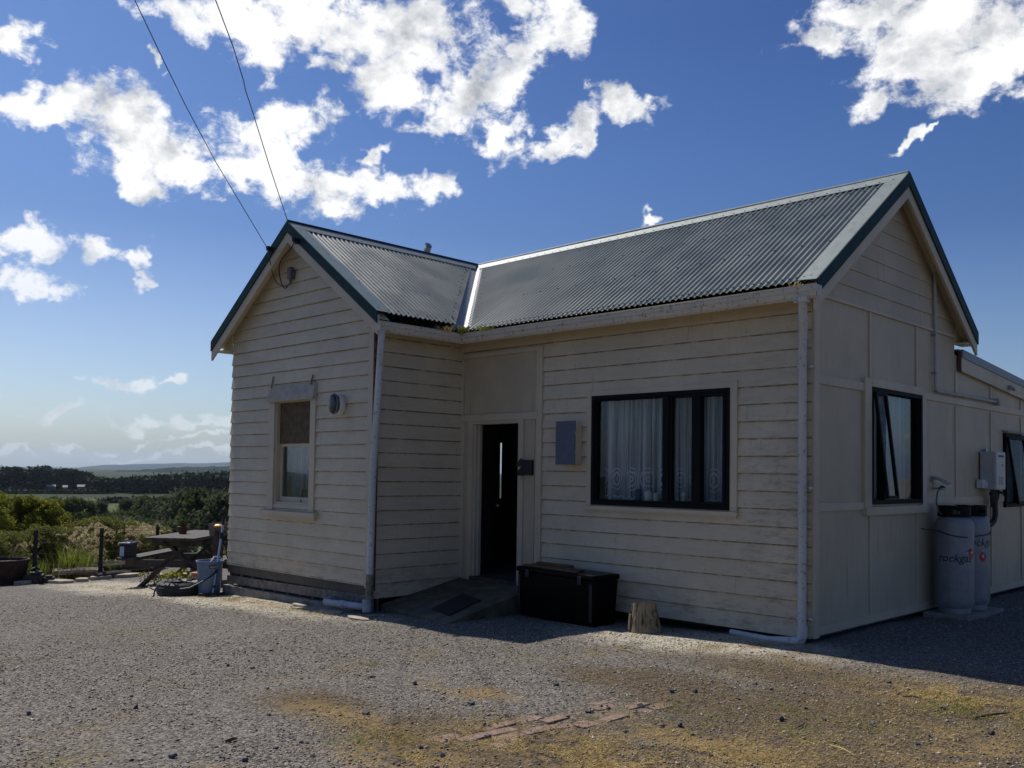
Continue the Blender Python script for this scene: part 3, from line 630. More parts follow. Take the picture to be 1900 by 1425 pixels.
# ---- roof
def sheet(m, cols, nrm, amp=.0105, pitch=.076, th=.0035):
    """cols: list of (top point, bottom point, phase coordinate)"""
    k = len(m.v); N = Vector(nrm).normalized(); n = len(cols)
    for s_ in (0, 1):
        for (A, B, ph) in cols:
            o = N * (amp * math.sin(2 * PI * ph / pitch) + amp - s_ * th); m.v.append(tuple(Vector(A) + o)); m.v.append(tuple(Vector(B) + o))
    for i in range(n - 1):
        p = k + 2 * i; m.f.append((p, p + 1, p + 3, p + 2)); q = p + 2 * n; m.f.append((q, q + 2, q + 3, q + 1)); m.f.append((p + 1, q + 1, q + 3, p + 3)); m.f.append((p, p + 2, q + 2, q)); m.mi += [m.cur] * 4
zf = lambda y: ZR - abs(y - YR) * SL
zl_ = lambda x: ZR - abs(x - XR2) * SL
EY, EX, VG, VL = -.255, -4.69, .185, -1.65      # eave lines and verge lines
rf = MB(); step = .076 / 8
xs = np.arange(XR2 + .07, VG - .004, step)
cols = []
for x in xs:      # front slope, cut along the valley
    yb = EY if x > EX + .13 else EY + (x - (EX + .13)) / (XR2 - EX) * (YR - EY) * -1 * -1 if False else (EY if x > EX + .09 else EY + ((EX + .09) - x) / (EX - XR2) * (YR - EY))
    if yb > YR - .03: continue
    cols.append(((x, YR - .02, zf(YR - .02)), (x, yb, zf(yb)), x))
sheet(rf, cols, (0, -SL, 1))
cols = []
for y in np.arange(VL + .004, YR - .12, step):   # east slope of the projecting wing
    xb = EX if y < EY - .13 else EX - (y - (EY - .13)) / (YR - EY) * (EX - XR2)
    if xb < XR2 + .03: continue
    cols.append(((XR2 + .02, y, zl_(XR2 + .02)), (xb, y, zl_(xb)), y))
sheet(rf, cols, (SL, 0, 1))
st2 = .076 / 4; XW = 2 * XR2 - EX
cols = [((XR2 - .02 - max(0, 0), y, zl_(XR2 - .02)), (XW, y, zl_(XW)), y) for y in np.arange(VL + .004, YR, st2)] + [((XR2 - (y - YR), y, zl_(XR2 - (y - YR))), (XW, y, zl_(XW)), y) for y in np.arange(YR, YR + (XR2 - XW), st2)]
sheet(rf, cols, (-SL, 0, 1))
cols = [((x, YR + (XR2 - x), zf(YR + XR2 - x)), (x, 2 * YR - EY + .0, zf(2 * YR - EY)), x) for x in np.arange(XW, XR2, st2)] + [((x, YR + .02, zf(YR)), (x, 2 * YR - EY + .05, zf(2 * YR - EY + .05)), x) for x in np.arange(XR2, VG - .004, st2)]
sheet(rf, cols, (0, SL, 1))
roof = rf.build('corrugated_roof', M['roof'], HP, smooth=True)
# fixing screws
def nsq(m, p, nrm, r=.009, h=.010):
    N = Vector(nrm).normalized(); T_ = N.orthogonal().normalized(); B_ = N.cross(T_); p = Vector(p)
    a0 = [p + (T_ * math.cos(q * PI / 3) + B_ * math.sin(q * PI / 3)) * r for q in range(6)]; m.extrude(a0, N * h)
sc = MB()
for iy, y in enumerate((-.20, .48, 1.13, 1.60)):
    for i in range(0, 60):
        x = math.floor((EX + .3) / .076) * .076 + .019 + .076 * (2 * i + (iy % 2)) * (1 if iy not in (0,) else .5) * 1.0
        if x > VG - .06: break
        if x < EX + .16 - max(0, y - EY) * (EX - XR2) / (YR - EY): continue
        if iy in (1, 2) and i % 2: continue
        nsq(sc, (x, y, zf(y) + .019), (0, -SL, 1))
for ix, x in enumerate((-4.74, -5.35, -5.95, -6.5)):
    for i in range(0, 44):
        y = -1.596 + .019 + .076 * i
        if ix and (i + ix) % 3: continue
        if not ix and i % 2: continue
        if y > EY - .16 + (EX - x) * (YR - EY) / (EX - XR2): continue
        nsq(sc, (x, y, zl_(x) + .019), (SL, 0, 1))
for k in range(14):      # closer fixings along the valley
    t_ = .08 + .86 * k / 13; x = EX + (XR2 - EX) * t_; y = EY + (YR - EY) * t_
    nsq(sc, (x + .22, y, zf(y) + .02), (0, -SL, 1)); nsq(sc, (x, y - .22, zl_(x) + .02), (SL, 0, 1))
tag(sc.build('roofing_screws', M['blackp'], roof), kind='stuff')
# ridge caps, verge flashings, valley
m = MB()
def strip(m, P, Q, R_, S_, th=.004):
    P, Q, R_, S_ = map(Vector, (P, Q, R_, S_)); n = (Q - P).cross(S_ - P).normalized()
    if n.z < 0: n = -n
    m.add([P, Q, R_, S_, P + n * th, Q + n * th, R_ + n * th, S_ + n * th], [(3, 2, 1, 0), (4, 5, 6, 7), (0, 1, 5, 4), (1, 2, 6, 5), (2, 3, 7, 6), (3, 0, 4, 7)])
cw, lift = .155, .030
strip(m, (XR2 + .02, YR, ZR + lift), (VG, YR, ZR + lift), (VG, YR - cw, zf(YR - cw) + .024), (XR2 + cw + .04, YR - cw, zf(YR - cw) + .024))
strip(m, (XR2 - .02, YR, ZR + lift), (VG, YR, ZR + lift), (VG, YR + cw, zf(YR + cw) + .024), (XR2 + .02, YR + cw, zf(YR + cw) + .024))
m.tube([(XR2 + .02, YR, ZR + lift - .002), (-3.5, YR, ZR + lift + .008), (VG, YR, ZR + lift - .002)], .020, 10)
for i in range(40): nsq(m, (VG - .12 - i * .152, YR - cw + .03, zf(YR - cw + .03) + .03), (0, -SL, 1), .008, .008)
m.build('ridge_capping', M['cap'], roof); m = MB(); strip(m, (XR2, VL, ZR + lift), (XR2, YR - .02, ZR + lift), (XR2 + cw, YR - cw - .04, zl_(XR2 + cw) + .024), (XR2 + cw, VL, zl_(XR2 + cw) + .024))
strip(m, (XR2, VL, ZR + lift), (XR2, YR - .02, ZR + lift), (XR2 - cw, YR - .02, zl_(XR2 - cw) + .024), (XR2 - cw, VL, zl_(XR2 - cw) + .024))
m.build('ridge_capping', m_simple('faded_green_ridge_metal', (.17, .20, .19), .5, 0, .1, 3, .05), roof)
m = MB(); m.tube([(XR2, VL, ZR + lift + .001), (XR2, YR, ZR + lift + .001)], .023, 10); m.build('ridge_roll', M['green'], roof)
for zz in (0,):
    m = MB(); strip(m, (VG - .20, YR - .1, zf(YR - .1) + .022), (VG, YR, ZR + .024), (VG, EY - .03, zf(EY - .03) + .024), (VG - .20, EY, zf(EY) + .022)); m.build('verge_flashing', m_simple('pale_green_verge_metal', (.15, .18, .168), .5, 0, .06, 3, .03), roof)
    m = MB(); strip(m, (XR2 + .02, VL + .20, zl_(XR2 + .02) + .022), (XR2 + .02, VL, zl_(XR2 + .02) + .024), (EX + .02, VL, zl_(EX + .02) + .024), (EX + .02, VL + .20, zl_(EX + .02) + .022)); m.build('verge_flashing', m_simple('faded_green_flashing', (.15, .19, .18), .45, 0, .1, 5, .05), roof)
Va, Vb = Vector((EX, EY, zf(EY) - .004)), Vector((XR2, YR, ZR + .004))
m = MB(); strip(m, Va + Vector((-.02, 0, .0)), Vb, Vb + Vector((.13, 0, .008)), Va + Vector((.14, 0, .010))); strip(m, Va + Vector((-.0, 0, .0)), Vb, Vb + Vector((0, -.16, .008)), Va + Vector((0, -.17, .010)))
m.build('valley_flashing', M['lead'], roof)
# barge boards with metal caps
def barge(name, mat, drop0, drop1, pr, gx_=None, gy_=None, o0=0, o1=.02, half=None, tail=0):
    m = MB()
    if gx_ is not None:   # gable in the y-z plane at x
        for sgn in (-1, 1):
            e = YR + sgn * half; s_ = ZR + pr
            m.extrude([(gx_ + o0, YR, s_ - drop0), (gx_ + o0, e, s_ - half * SL - drop0), (gx_ + o0, e + (0 if not tail else 0), s_ - half * SL - drop1), (gx_ + o0, YR, s_ - drop1)], (o1 - o0, 0, 0))
    else:
        for sgn in (-1, 1):
            e = XR2 + sgn * half; s_ = ZR + pr
            m.extrude([(XR2, gy_ - o0, s_ - drop0), (e, gy_ - o0, s_ - half * SL - drop0), (e, gy_ - o0, s_ - half * SL - drop1), (XR2, gy_ - o0, s_ - drop1)], (0, -(o1 - o0), 0))
    return m.build(name, mat, HP)
HS, HG = 2.135, 2.045
barge('barge_cap', M['green'], 0, .150, .03, gx_=VG, o0=-.002, o1=.014, half=HS); barge('barge_board', M['trim'], .05, .285, .03, gx_=VG, o0=-.032, o1=-.004, half=HS)
barge('barge_cap', M['green'], 0, .145, .03, gy_=VL, o0=-.002, o1=.014, half=HG); barge('barge_board', M['trim'], .05, .285, .03, gy_=VL, o0=-.032, o1=-.004, half=HG)
# soffit linings
m = MB()
for sgn in (-1, 1):
    e = YR + sgn * (HS - .02); strip(m, (.012, YR, ZR - .075), (VG - .034, YR, ZR - .075), (VG - .034, e, zf(e) - .075), (.012, e, zf(e) - .075))
    e = XR2 + sgn * (HG - .02); strip(m, (XR2, -b - .012, ZR - .075), (XR2, VL + .034, ZR - .075), (e, VL + .034, zl_(e) - .075), (e, -b - .012, zl_(e) - .075))
m.box(-a + .0, VG - .034, -.215, .0, 3.235, 3.250); m.box(-a, -4.735, VL + .034, -.02, 3.235, 3.250)
m.box(.0, VG - .034, d + .0, d + .27, 3.165, 3.185); m.box(.0, VG - .034, d + .255, d + .275, 3.185, 3.27); m.box(.0, .012, d, d + .255, 3.185, 3.40); m.box(XL - .27, XL, VL + .034, d, 3.235, 3.25); m.extrude([(XL, -b - .012, 3.235), (XL - .262, -b - .012, 3.235), (XL - .262, -b - .012, zl_(XL - .262) - .07), (XL, -b - .012, zl_(XL) - .07)], (0, -.02, 0))
m.build('soffit_lining', M['soffit'], HP)
m = MB(); m.box(-4.72, VG - .034, -.235, -.215, 3.165, zf(EY) - .02); m.box(-4.735, -4.715, VL + .034, -.215, 3.165, zf(EY) - .02)
m.build('fascia_board', M['soffit'], HP)
# gutter with mitred inner corner
prof = [(0, 3.165), (.055, 3.150), (.082, 3.170), (.090, 3.205), (.108, 3.225), (.108, 3.262), (.116, 3.265), (.116, 3.272), (.100, 3.272), (.100, 3.232), (.076, 3.205), (.070, 3.180), (.05, 3.162), (.004, 3.172), (.004, 3.262), (0, 3.262)]
m = MB(); k = len(prof); X1 = VG + .03
rows = [[(X1, -.236 - o, z) for o, z in prof], [(-1.6, -.236 - o, z - .012) for o, z in prof], [(-4.714 + o, -.236 - o, z) for o, z in prof], [(-4.714 + o, VL - .0, z + .004) for o, z in prof]]
for r_ in rows: m.v += r_
for i in range(3):
    for j in range(k): m.f.append((i * k + j, i * k + (j + 1) % k, (i + 1) * k + (j + 1) % k, (i + 1) * k + j)); m.mi.append(0)
m.f.append(tuple(range(k))); m.f.append(tuple(range(3 * k, 4 * k))); m.mi += [0, 0]
gut = m.build('gutter', M['gutter'], HP)
m = MB(); m.box(X1 - .012, X1 - .002, -.236 - .110, -.236, 3.160, 3.268); m.build('gutter_end', M['gutter'], gut); m = MB(); m.box(-4.714, -4.604, VL + .012, VL + .002, 3.165, 3.27); m.build('gutter_end', M['gutter'], gut)
for x in (-2.9, -1.62, -.45): m = MB(); m.box(x - .02, x + .02, -.236 - .1185, -.236 - .109, 3.215, 3.265); m.build('gutter_bracket', M['gutter'], gut)
# downpipes
R1 = .040
dp = MB(); dp.tube([(.055, -.290, 3.16), (.05, -.285, 3.08), (-.02, -.14, 2.90), (-.055, -.08, 2.78), (-.062, -.072, .10), (-.06, -.072, .02)], R1, 14)
dpo = dp.build('downpipe', M['pipe'], HP, smooth=True)
m = MB(); m.box(-.01, .12, -.345, -.235, 3.115, 3.166); m.build('gutter_outlet', M['gutter'], dpo)
for z in (2.55, 1.40, .17):
    m = MB(); m.tube([(-.066, -.072, z - .014), (-.066, -.072, z + .014)], R1 + .005, 14); m.box(-.11, .03, -.03, -.026, z - .012, z + .012); m.box(.0, .035, -.06, -.03, z - .01, z + .01); m.build('pipe_clip', M['pipe'], dpo)
m = MB(); m.tube([(-.06, -.072, .10), (-.06, -.072, .02), (-.075, -.08, -.03), (-.13, -.09, -.055), (-.40, -.10, -.065), (-.85, -.03, -.062)], [.052, .052, .05, .046, .030, .028], 14); m.build('pipe_elbow', M['pipe'], dpo, smooth=True)
dp = MB(); dp.tube([(-4.66, -1.575, 3.17), (-4.665, -1.575, 3.08), (-4.80, -1.52, 2.2), (-4.875, -1.505, 1.4), (-4.90, -1.50, .25)], .042, 14)
dpo = dp.build('downpipe', M['pipe'], HP, smooth=True)
m = MB(); m.tube([(-4.90, -1.50, .26), (-4.905, -1.50, -.05)], .046, 14); m.box(-4.945, -4.90, -1.47, -1.44, -.18, .10); m.build('old_pipe_collar', m_simple('mossy_old_pipe', (.16, .15, .11), .8, 0, .7, 18, .5), dpo)
m = MB(); m.tube([(-4.905, -1.53, -.04), (-4.905, -1.53, -.185)], .056, 14); m.tube([(-4.90, -1.535, -.13), (-5.25, -1.62, -.13), (-5.52, -1.69, -.125), (-5.60, -1.64, -.125), (-5.70, -1.50, -.125)], .043, 14)
m.tube([(-5.30, -1.632, -.13), (-5.24, -1.617, -.13)], .050, 14)
el = m.build('drain_pipe', m_simple('grey_blue_pipe', (.34, .36, .42), .5, 0, .2, 9, .1, (.2, .18, .14)), dpo, smooth=True)
# base of the left wing
for k in range(12):
    x = XL + .02 + k * .31; m = MB(); m.box(x, x + .045, -b + .02, -b + .06, -.2, .10); m.build('base_stud', M['raw'], HP)
m = MB(); m.bar((XL + .01, -b - .005, -.125), (-a - .02, -b - .005, -.075), .10, .022, (0, 1, 0)) if False else None
m.extrude([(XL + .01, -b - .018, -.175), (-a - .04, -b - .018, -.125), (-a - .04, -b - .018, -.010), (XL + .01, -b - .018, -.060)], (0, .022, 0))
m.build('base_plank', M['raw'], HP); m = MB(); m.box(XL, -a, -b + .10, -b + .12, -.3, .09); m.build('base_gap_shade', M['inside'], HP)  # dark sheet behind the studs paints the shade of the gap
m = MB(); m.extrude([(XL - .02, -b - .07, -.60), (-a - .25, -b - .07, -.60), (-a - .25, -b - .07, -.175), (XL - .02, -b - .07, -.20)], (0, .22, 0)); m.box(XL - .02, XL + .2, -b + .15, d, -.6, -.1); m.build('concrete_footing', M['concrete'], HP)
m = MB()
for (x, y) in [(-3.2, .12), (-1.9, .12), (-.6, .12), (-.15, .9), (-.15, 2.1), (-.15, 3.4), (-.15, 4.6), (-.15, 5.9), (-2, 2), (-3.8, 3)]: m = MB(); m.box(x - .07, x + .07, y - .07, y + .07, -.6, .03); m.build('house_pile', M['rawdark'], HP)
m = MB(); m.box(XL + .1, -.32, .35, .38, -.7, .03); m.box(-.36, -.33, .35, 9, -.5, .03); m.build('underfloor_shade', M['inside'], HP)  # dark sheets set back under the floor, standing in for its shade
# rear annexe roof
m = MB(); xo = .055
m.extrude([(xo - .025, 3.80, 3.03), (xo - .025, 9.3, 3.03 - .076 * 5.5), (xo - .025, 9.3, 2.845 - .076 * 5.5), (xo - .025, 3.80, 2.845)], (.025, 0, 0)); m.build('barge_board', M['trim'], HP)
m = MB(); m.extrude([(xo - .03, 3.815, 3.115), (xo - .03, 9.3, 3.12 - .076 * 5.5), (xo - .03, 9.3, 3.02 - .076 * 5.5), (xo - .03, 3.815, 3.015)], (.045, 0, 0)); m.build('barge_cap', m_simple('grey_blue_metal_edge', (.20, .23, .27), .45, 0, .1), HP)
m = MB(); m.box(xo - .03, xo + .004, 3.775, 3.799, 2.83, 3.10); m.build('barge_end', m_simple('red_brown_board_end', (.12, .04, .03), .8), HP)
m = MB(); strip(m, (-6, 3.72, 3.09), (xo, 3.72, 3.09), (xo, 9.3, 3.09 - .076 * 5.58), (-6, 9.3, 3.09 - .076 * 5.58), .02); m.build('annexe_roof', M['roof'], roof)
# conduit on the side wall
m = MB(); m.tube([(.04, 2.985, 3.97), (.04, 2.985, 2.60), (.042, 3.0, 2.555), (.045, 3.05, 2.54), (.05, 5.13, 2.545)], .019, 10); cd = m.build('conduit_pipe', m_simple('grey_conduit', (.36, .35, .33), .5, 0, .1), HP, smooth=True)
for (y, z) in ((2.985, 3.2), (2.985, 2.75), (4.0, 2.542)): m = MB(); m.box(.0, .064, y - .03, y + .03, z - .012, z + .012); m.build('conduit_clip', M['galv'], cd)
m = MB(); m.box(.02, .09, 5.10, 5.17, 2.50, 2.59); m.build('junction_box', m_simple('grey_junction_box', (.33, .32, .30), .5), cd)
m = MB(); m.box(xo, xo + .05, 5.56, 5.66, 2.74, 2.80); m.tube([(xo + .05, 5.61, 2.77), (xo + .08, 5.61, 2.73)], .02, 8); m.build('cable_gland', m_simple('grey_gland', (.30, .29, .28), .5), HP)
# flue cowl behind the ridge
m = MB(); m.lathe([(.06, 4.6), (.05, 5.28), (.045, 5.29)], -8.14, 2.0, 14); fl = m.build('flue_pipe', M['galv'], roof, smooth=True)
m = MB(); m.tube([(-8.19, 2.02, 5.30), (-8.13, 1.99, 5.36), (-8.05, 1.96, 5.40)], [.06, .06, .05], 12); m.box(-8.13, -8.12, 1.94, 2.04, 5.36, 5.47); m.build('flue_cowl', M['galv'], fl, smooth=False)
# insulators and the cable entry box
for (x, z) in ((-7.05, 4.515), (-6.40, 4.53)):
    m = MB(); m.box(x - .03, x + .03, VL - .045, VL - .013, z - .05, z + .02)
    m.lathe([(.012, z - .03), (.028, z - .025), (.030, z - .005), (.020, z), (.034, z + .005), (.030, z + .03), (.012, z + .035)], x, VL - .075, 14); m.box(x - .008, x + .008, VL - .075, VL - .04, z - .03, z - .02)
    m.build('cable_insulator', M['blackp'], HP, smooth=True)
m = MB(); m.box(-6.88, -6.78, -b - .09, -b - .01, 4.10, 4.24); m.box(-6.865, -6.795, -b - .10, -b - .02, 4.242, 4.26); m.tube([(-6.83, -b - .06, 4.10), (-6.83, -b - .06, 4.04)], .02, 8)
m.build('cable_entry_box', m_simple('grey_black_entry_box', (.10, .095, .09), .6, 0, .5, 20), HP, bevel=.006)
for k_, pts in enumerate(([(-7.05, VL - .07, 4.49), (-7.10, VL - .01, 4.34), (-7.16, -b - .10, 4.12), (-7.02, -b - .07, 4.03), (-6.88, -b - .06, 4.02), (-6.83, -b - .06, 4.06)],
                          [(-6.40, VL - .07, 4.50), (-6.62, VL + .0, 4.44), (-6.86, VL + .02, 4.36), (-7.03, -b - .12, 4.25), (-7.02, -b - .09, 4.08), (-6.95, -b - .07, 3.99), (-6.83, -b - .06, 4.05)])):
    cv = MB(); P_ = [Vector(p) for p in pts]; sm = []
    for i in range(len(P_) - 1):
        p0, p1, p2, p3 = P_[max(0, i - 1)], P_[i], P_[i + 1], P_[min(len(P_) - 1, i + 2)]
        for q in range(6):
            t_ = q / 6; sm.append(.5 * ((2 * p1) + (p2 - p0) * t_ + (2 * p0 - 5 * p1 + 4 * p2 - p3) * t_ ** 2 + (3 * p1 - p0 - 3 * p2 + p3) * t_ ** 3))
    sm.append(P_[-1]); cv.tube(sm, .008 if k_ else .006, 6); cv.build('cable_tail', M['wire'], HP, smooth=True)
# weeds in the gutter are top level stuff, further below

# ------------------------------------------------------------------ ground helpers
def ground_at(px, py, off=0):
    v = FW * FPX + RT * (px - 950) - UP * (py - PY); t_ = .5 / FPX
    while t_ * FPX < 120:
        P = CAM + v * t_
        if P.z < Hs(P.x, P.y) + off: return P
        t_ += .02 / FPX
    return P
def on(x, y): return float(HN(np.array([x]), np.array([y]))[0])

# loose gravel
def stones(n, rmin, rmax, size, seed):
    r = np.random.default_rng(seed)
    R_ = rmin * (rmax / rmin) ** r.random(n); A = np.radians(r.uniform(-84, -4, n))
    x = CAM.x + R_ * np.sin(A); y = CAM.y + R_ * np.cos(A)
    keep = ~((x < .1) & (y > -.25)) & ~((x < -4.7) & (x > -8.7) & (y > -1.65)) & (x > -16)
    keep &= ~((x > -5.3) & (x < -3.3) & (y > -1.5))
    soil = vnoise(x, y, 1.6, 9) + .5 * vnoise(x, y, .5, 10) + .35 * np.exp(-((x - 1.4) ** 2 + (y + 3) ** 2) / 2.5) + .4 * np.exp(-((x - .4) ** 2 / 1.2 + (y + 4.6) ** 2 / .3))
    keep &= r.random(n) > np.clip(soil * 1.6, 0, .8)
    bx = (x > -.1) & (x < .5) & (y > -4.7) & (y < -3.1); keep &= ~bx | (r.random(n) < .45)
    x, y = x[keep], y[keep]; n = len(x); z = HN(x, y) + .007 * vnoise(x, y, .11, 3)
    s_ = size * np.exp(r.normal(0, .38, n))
    octv = np.array([(1, 0, 0), (0, 1, 0), (-1, 0, 0), (0, -1, 0), (0, 0, 1), (0, 0, -1)], float)
    octf = np.array([(0, 1, 4), (1, 2, 4), (2, 3, 4), (3, 0, 4), (1, 0, 5), (2, 1, 5), (3, 2, 5), (0, 3, 5)])
    V = octv[None] * r.uniform(.55, 1.25, (n, 6, 1)) + r.normal(0, .18, (n, 6, 3)); V[:, :, 2] *= .62
    an = r.uniform(0, 2 * PI, n); ca, sa = np.cos(an)[:, None], np.sin(an)[:, None]; tl = r.normal(0, .5, n)
    ct, st_ = np.cos(tl)[:, None], np.sin(tl)[:, None]
    X_, Y_, Z_ = V[..., 0], V[..., 1], V[..., 2]; Y_, Z_ = Y_ * ct - Z_ * st_, Y_ * st_ + Z_ * ct; X_, Y_ = X_ * ca - Y_ * sa, X_ * sa + Y_ * ca
    V = np.stack([X_, Y_, Z_], -1) * s_[:, None, None] + np.stack([x, y, z + s_ * .18 + .010 * ((x > -.1) & (x < .55) & (y > -4.7) & (y < -3.05))], -1)[:, None, :]
    F_ = octf[None] + (np.arange(n) * 6)[:, None, None]
    return V.reshape(-1, 3), F_.reshape(-1, 3), np.repeat(np.clip(r.beta(1.5, 2.4, n), 0, 1), 6)
sv, sf_, tn = stones(190000, 2.6, 15, .0062, 21)
g_o = bpy.data.objects.new('gravel', fast_mesh('gravel', sv, sf_, M['gravel'], False, tn)); C.objects.link(g_o); tag(g_o, 'loose grey crushed gravel scattered over the yard in front of the cottage', 'gravel', kind='stuff')

def blades(name, mat, spots, label, cat):
    """spots: (x, y, rx, ry, n, length, width, upright)"""
    r = np.random.default_rng(hash(name) % 1000 if False else len(name)); VV = []
    for (cx, cy, rx, ry, n, ln, wd, upr) in spots:
        x = cx + r.normal(0, rx * .5, n); y = cy + r.normal(0, ry * .5, n); z = HN(x, y) + .008
        cl = vnoise(x, y, .16, 31) + .4 * vnoise(x, y, .5, 32); k = cl > -.05; x, y, z = x[k], y[k], z[k]; n = len(x)
        an = r.uniform(0, 2 * PI, n); el = np.clip(r.normal(upr, .25, n), .03, 1.4); L = ln * r.uniform(.5, 1.3, n)
        dx, dy, dz = np.cos(an) * np.cos(el) * L, np.sin(an) * np.cos(el) * L, np.sin(el) * L
        px_, py_ = -np.sin(an) * wd, np.cos(an) * wd
        B = np.stack([np.stack([x - px_, y - py_, z], -1), np.stack([x + px_, y + py_, z], -1), np.stack([x + dx * .6 + px_ * .7, y + dy * .6 + py_ * .7, z + dz * .75], -1), np.stack([x + dx, y + dy, z + dz * .9], -1)], 1)
        VV.append(B)
    V = np.concatenate(VV); n = len(V); F_ = np.arange(n * 4).reshape(n, 4)
    o = bpy.data.objects.new(name, fast_mesh(name, V.reshape(-1, 3), F_, mat)); C.objects.link(o); return tag(o, label, cat, kind='stuff')
blades('dry_grass', M['straw'], [(.8, -4.25, 1.0, .40, 7500, .034, .0017, .3), (1.25, -3.6, .6, .35, 1800, .032, .0016, .3), (1.7, -1.3, .8, .5, 4200, .032, .002, .35), (.2, -5.0, .5, .3, 1400, .032, .0016, .3), (-.3, -4.75, .8, .25, 1500, .03, .0016, .3), (1.9, -2.2, .9, .5, 1800, .03, .0016, .3), (2.0, -1.3, 1.2, .35, 1500, .03, .002, .3), (-1.0, -3.8, .6, .3, 700, .028, .0016, .3), (.9, -3.7, .7, .4, 900, .03, .0016, .3),
                                  (-7.3, -1.85, 1.4, .2, 1400, .035, .002, .4), (-5.6, -1.95, .8, .15, 500, .03, .002, .4), (1.6, -3.2, 1.1, .9, 4000, .028, .0016, .25), (-10.6, -2.2, 1.8, .35, 1200, .04, .003, .4)],
       'short dry straw coloured grass flattened into the bare soil of the yard', 'dry grass')
blades('green_weeds', M['weed'], [(.6, -3.0, .45, .3, 900, .022, .0014, .7), (2.1, -1.7, .8, .45, 1900, .03, .002, .8), (1.4, -2.5, .7, .3, 700, .022, .0014, .7), (-.1, -4.9, .3, .2, 400, .022, .0014, .7), (-.6, -1.3, .12, .06, 120, .03, .002, .8), (-1.6, -2.3, .2, .1, 160, .03, .002, .8), (.3, -3.6, .1, .06, 80, .03, .002, .9), (-3.2, -3.6, .4, .3, 250, .02, .0014, .7), (-2.1, -3.5, .15, .1, 120, .025, .0014, .7)],
       'small green weeds and moss growing through the gravel', 'weeds')
# brick patch
brk = []
for i in range(4):
    for j in range(7):
        if random.random() < .16 and (i in (0, 3) or j in (0, 6)): continue
        brk.append((.0 + .115 * i + .028 * j * .6 + random.uniform(-.008, .008), -4.58 + .225 * j + (.09 if i % 2 else 0) + .035 * i + random.uniform(-.008, .008)))
for q, (x, y) in enumerate(brk):
    m = MB(); w, l = .052, .108; rr = random.Random(q)
    m.extrude([(x + sx * w * rr.uniform(.82, 1.02), y + sy * l * rr.uniform(.86, 1.02), on(x, y) - .05) for sx, sy in ((-1, -1), (0, -1.03), (1, -1), (1.02, 0), (1, 1), (0, 1.02), (-1, 1), (-1.01, 0))], (0, 0, .059 + rr.uniform(-.006, .006)))
    o = m.build('paving_brick', M['brick'], bevel=.006); o.location.z -= rr.choice((0, .004, .010)); o.rotation_euler = (rr.uniform(-.06, .06), rr.uniform(-.06, .06), -.10 + rr.uniform(-.04, .04))
    tag(o, 'worn reddish brick lying flush in the gravel of the old brick patch', 'brick', 'old bricks set in the gravel')
# loose dark stones
proto = None
spots = [tuple(ground_at(px, py))[:2] for px, py in ((470, 1240), (690, 1256), (252, 1315), (53, 1327), (770, 1270), (499, 1330), (680, 1325), (765, 1342), (1032, 1272), (1115, 1312), (1128, 1315), (1092, 1320), (1188, 1312), (1247, 1285), (1290, 1285), (1370, 1298), (1285, 1362), (1375, 1383), (1262, 1346), (1620, 1345), (1750, 1318), (1702, 1382), (1495, 1312), (1530, 1335), (1450, 1335), (1160, 1358), (1228, 1346), (820, 1405), (320, 1410), (1005, 1345), (1400, 1270), (1650, 1265), (985, 1375), (455, 1415), (1840, 1365), (1755, 1290), (873, 1305), (940, 1330), (905, 1368), (780, 1388))]
for q in range(14): r_ = 3.4 + 5 * random.random(); an = math.radians(random.uniform(-70, -14)); spots.append((CAM.x + r_ * math.sin(an), CAM.y + r_ * math.cos(an)))
for q, (x, y) in enumerate(spots):
    rr = random.Random(q + 50); s_ = rr.uniform(.013, .024) * (1.1 if q < 40 else .8); vs = []
    if proto is None or q < 5:
        m = MB(); P_ = []
        for k in range(14):
            v_ = Vector((rr.gauss(0, 1), rr.gauss(0, 1), rr.gauss(0, .8))).normalized(); P_.append(v_ * rr.uniform(.8, 1.15))
        import bmesh
        bm = bmesh.new(); [bm.verts.new(p) for p in P_]; bmesh.ops.convex_hull(bm, input=bm.verts); bm.verts.ensure_lookup_table()
        for v_ in [v_ for v_ in bm.verts if not v_.link_faces]: bm.verts.remove(v_)
        bm.verts.index_update(); m.add([tuple(v_.co * .02) for v_ in bm.verts], [tuple(v_.index for v_ in f.verts) for f in bm.faces]); bm.free()
        o = m.build('loose_stone', M['dstone']); proto = (proto or []) + [o]
    else: o = copy_tree(proto[q % 5])
    o.location = (x, y, on(x, y) - .004); o.rotation_euler = (0, 0, rr.uniform(0, 6)); k = s_ / .02; o.scale = (k * rr.uniform(.8, 1.3), k, k * .8)
    tag(o, 'dark angular stone lying loose on top of the gravel', 'stone', 'loose dark stones on the gravel')
# twigs
for q, (p0_, p1_, r_, lab) in enumerate((((1540, 1386), (1586, 1408), .006, 'pale straight twig lying on the soil at the lower right'), ((1805, 1334), (1880, 1326), .008, 'dark crooked stick on the ochre grass near the right edge'), ((1675, 1293), (1708, 1298), .006, 'short dark twig on the gravel below the gas bottles'), ((418, 1379), (440, 1376), .012, 'small brown bark chip on the grey gravel at the lower left'), ((1478, 1350), (1496, 1342), .005, 'thin brown twig beside the dark damp patch of soil'), ((1145, 1206), (1180, 1214), .006, 'long pale wood splinter on the pale gravel below the stump'))):
    A, B = ground_at(*p0_), ground_at(*p1_); A.z = on(A.x, A.y) + .008; B.z = on(B.x, B.y) + .012; mid_ = (A + B) / 2 + Vector((.006, .01, .006))
    m = MB(); m.tube([A, A.lerp(mid_, .5) + Vector((0, .004, 0)), mid_, B], [r_ * .7, r_, r_ * .9, r_ * .4], 6); tag(m.build('fallen_twig', M['wax'] if q == 3 else (M['straw'] if q in (0, 5) else M['rawdark']), smooth=True), lab, 'twig')
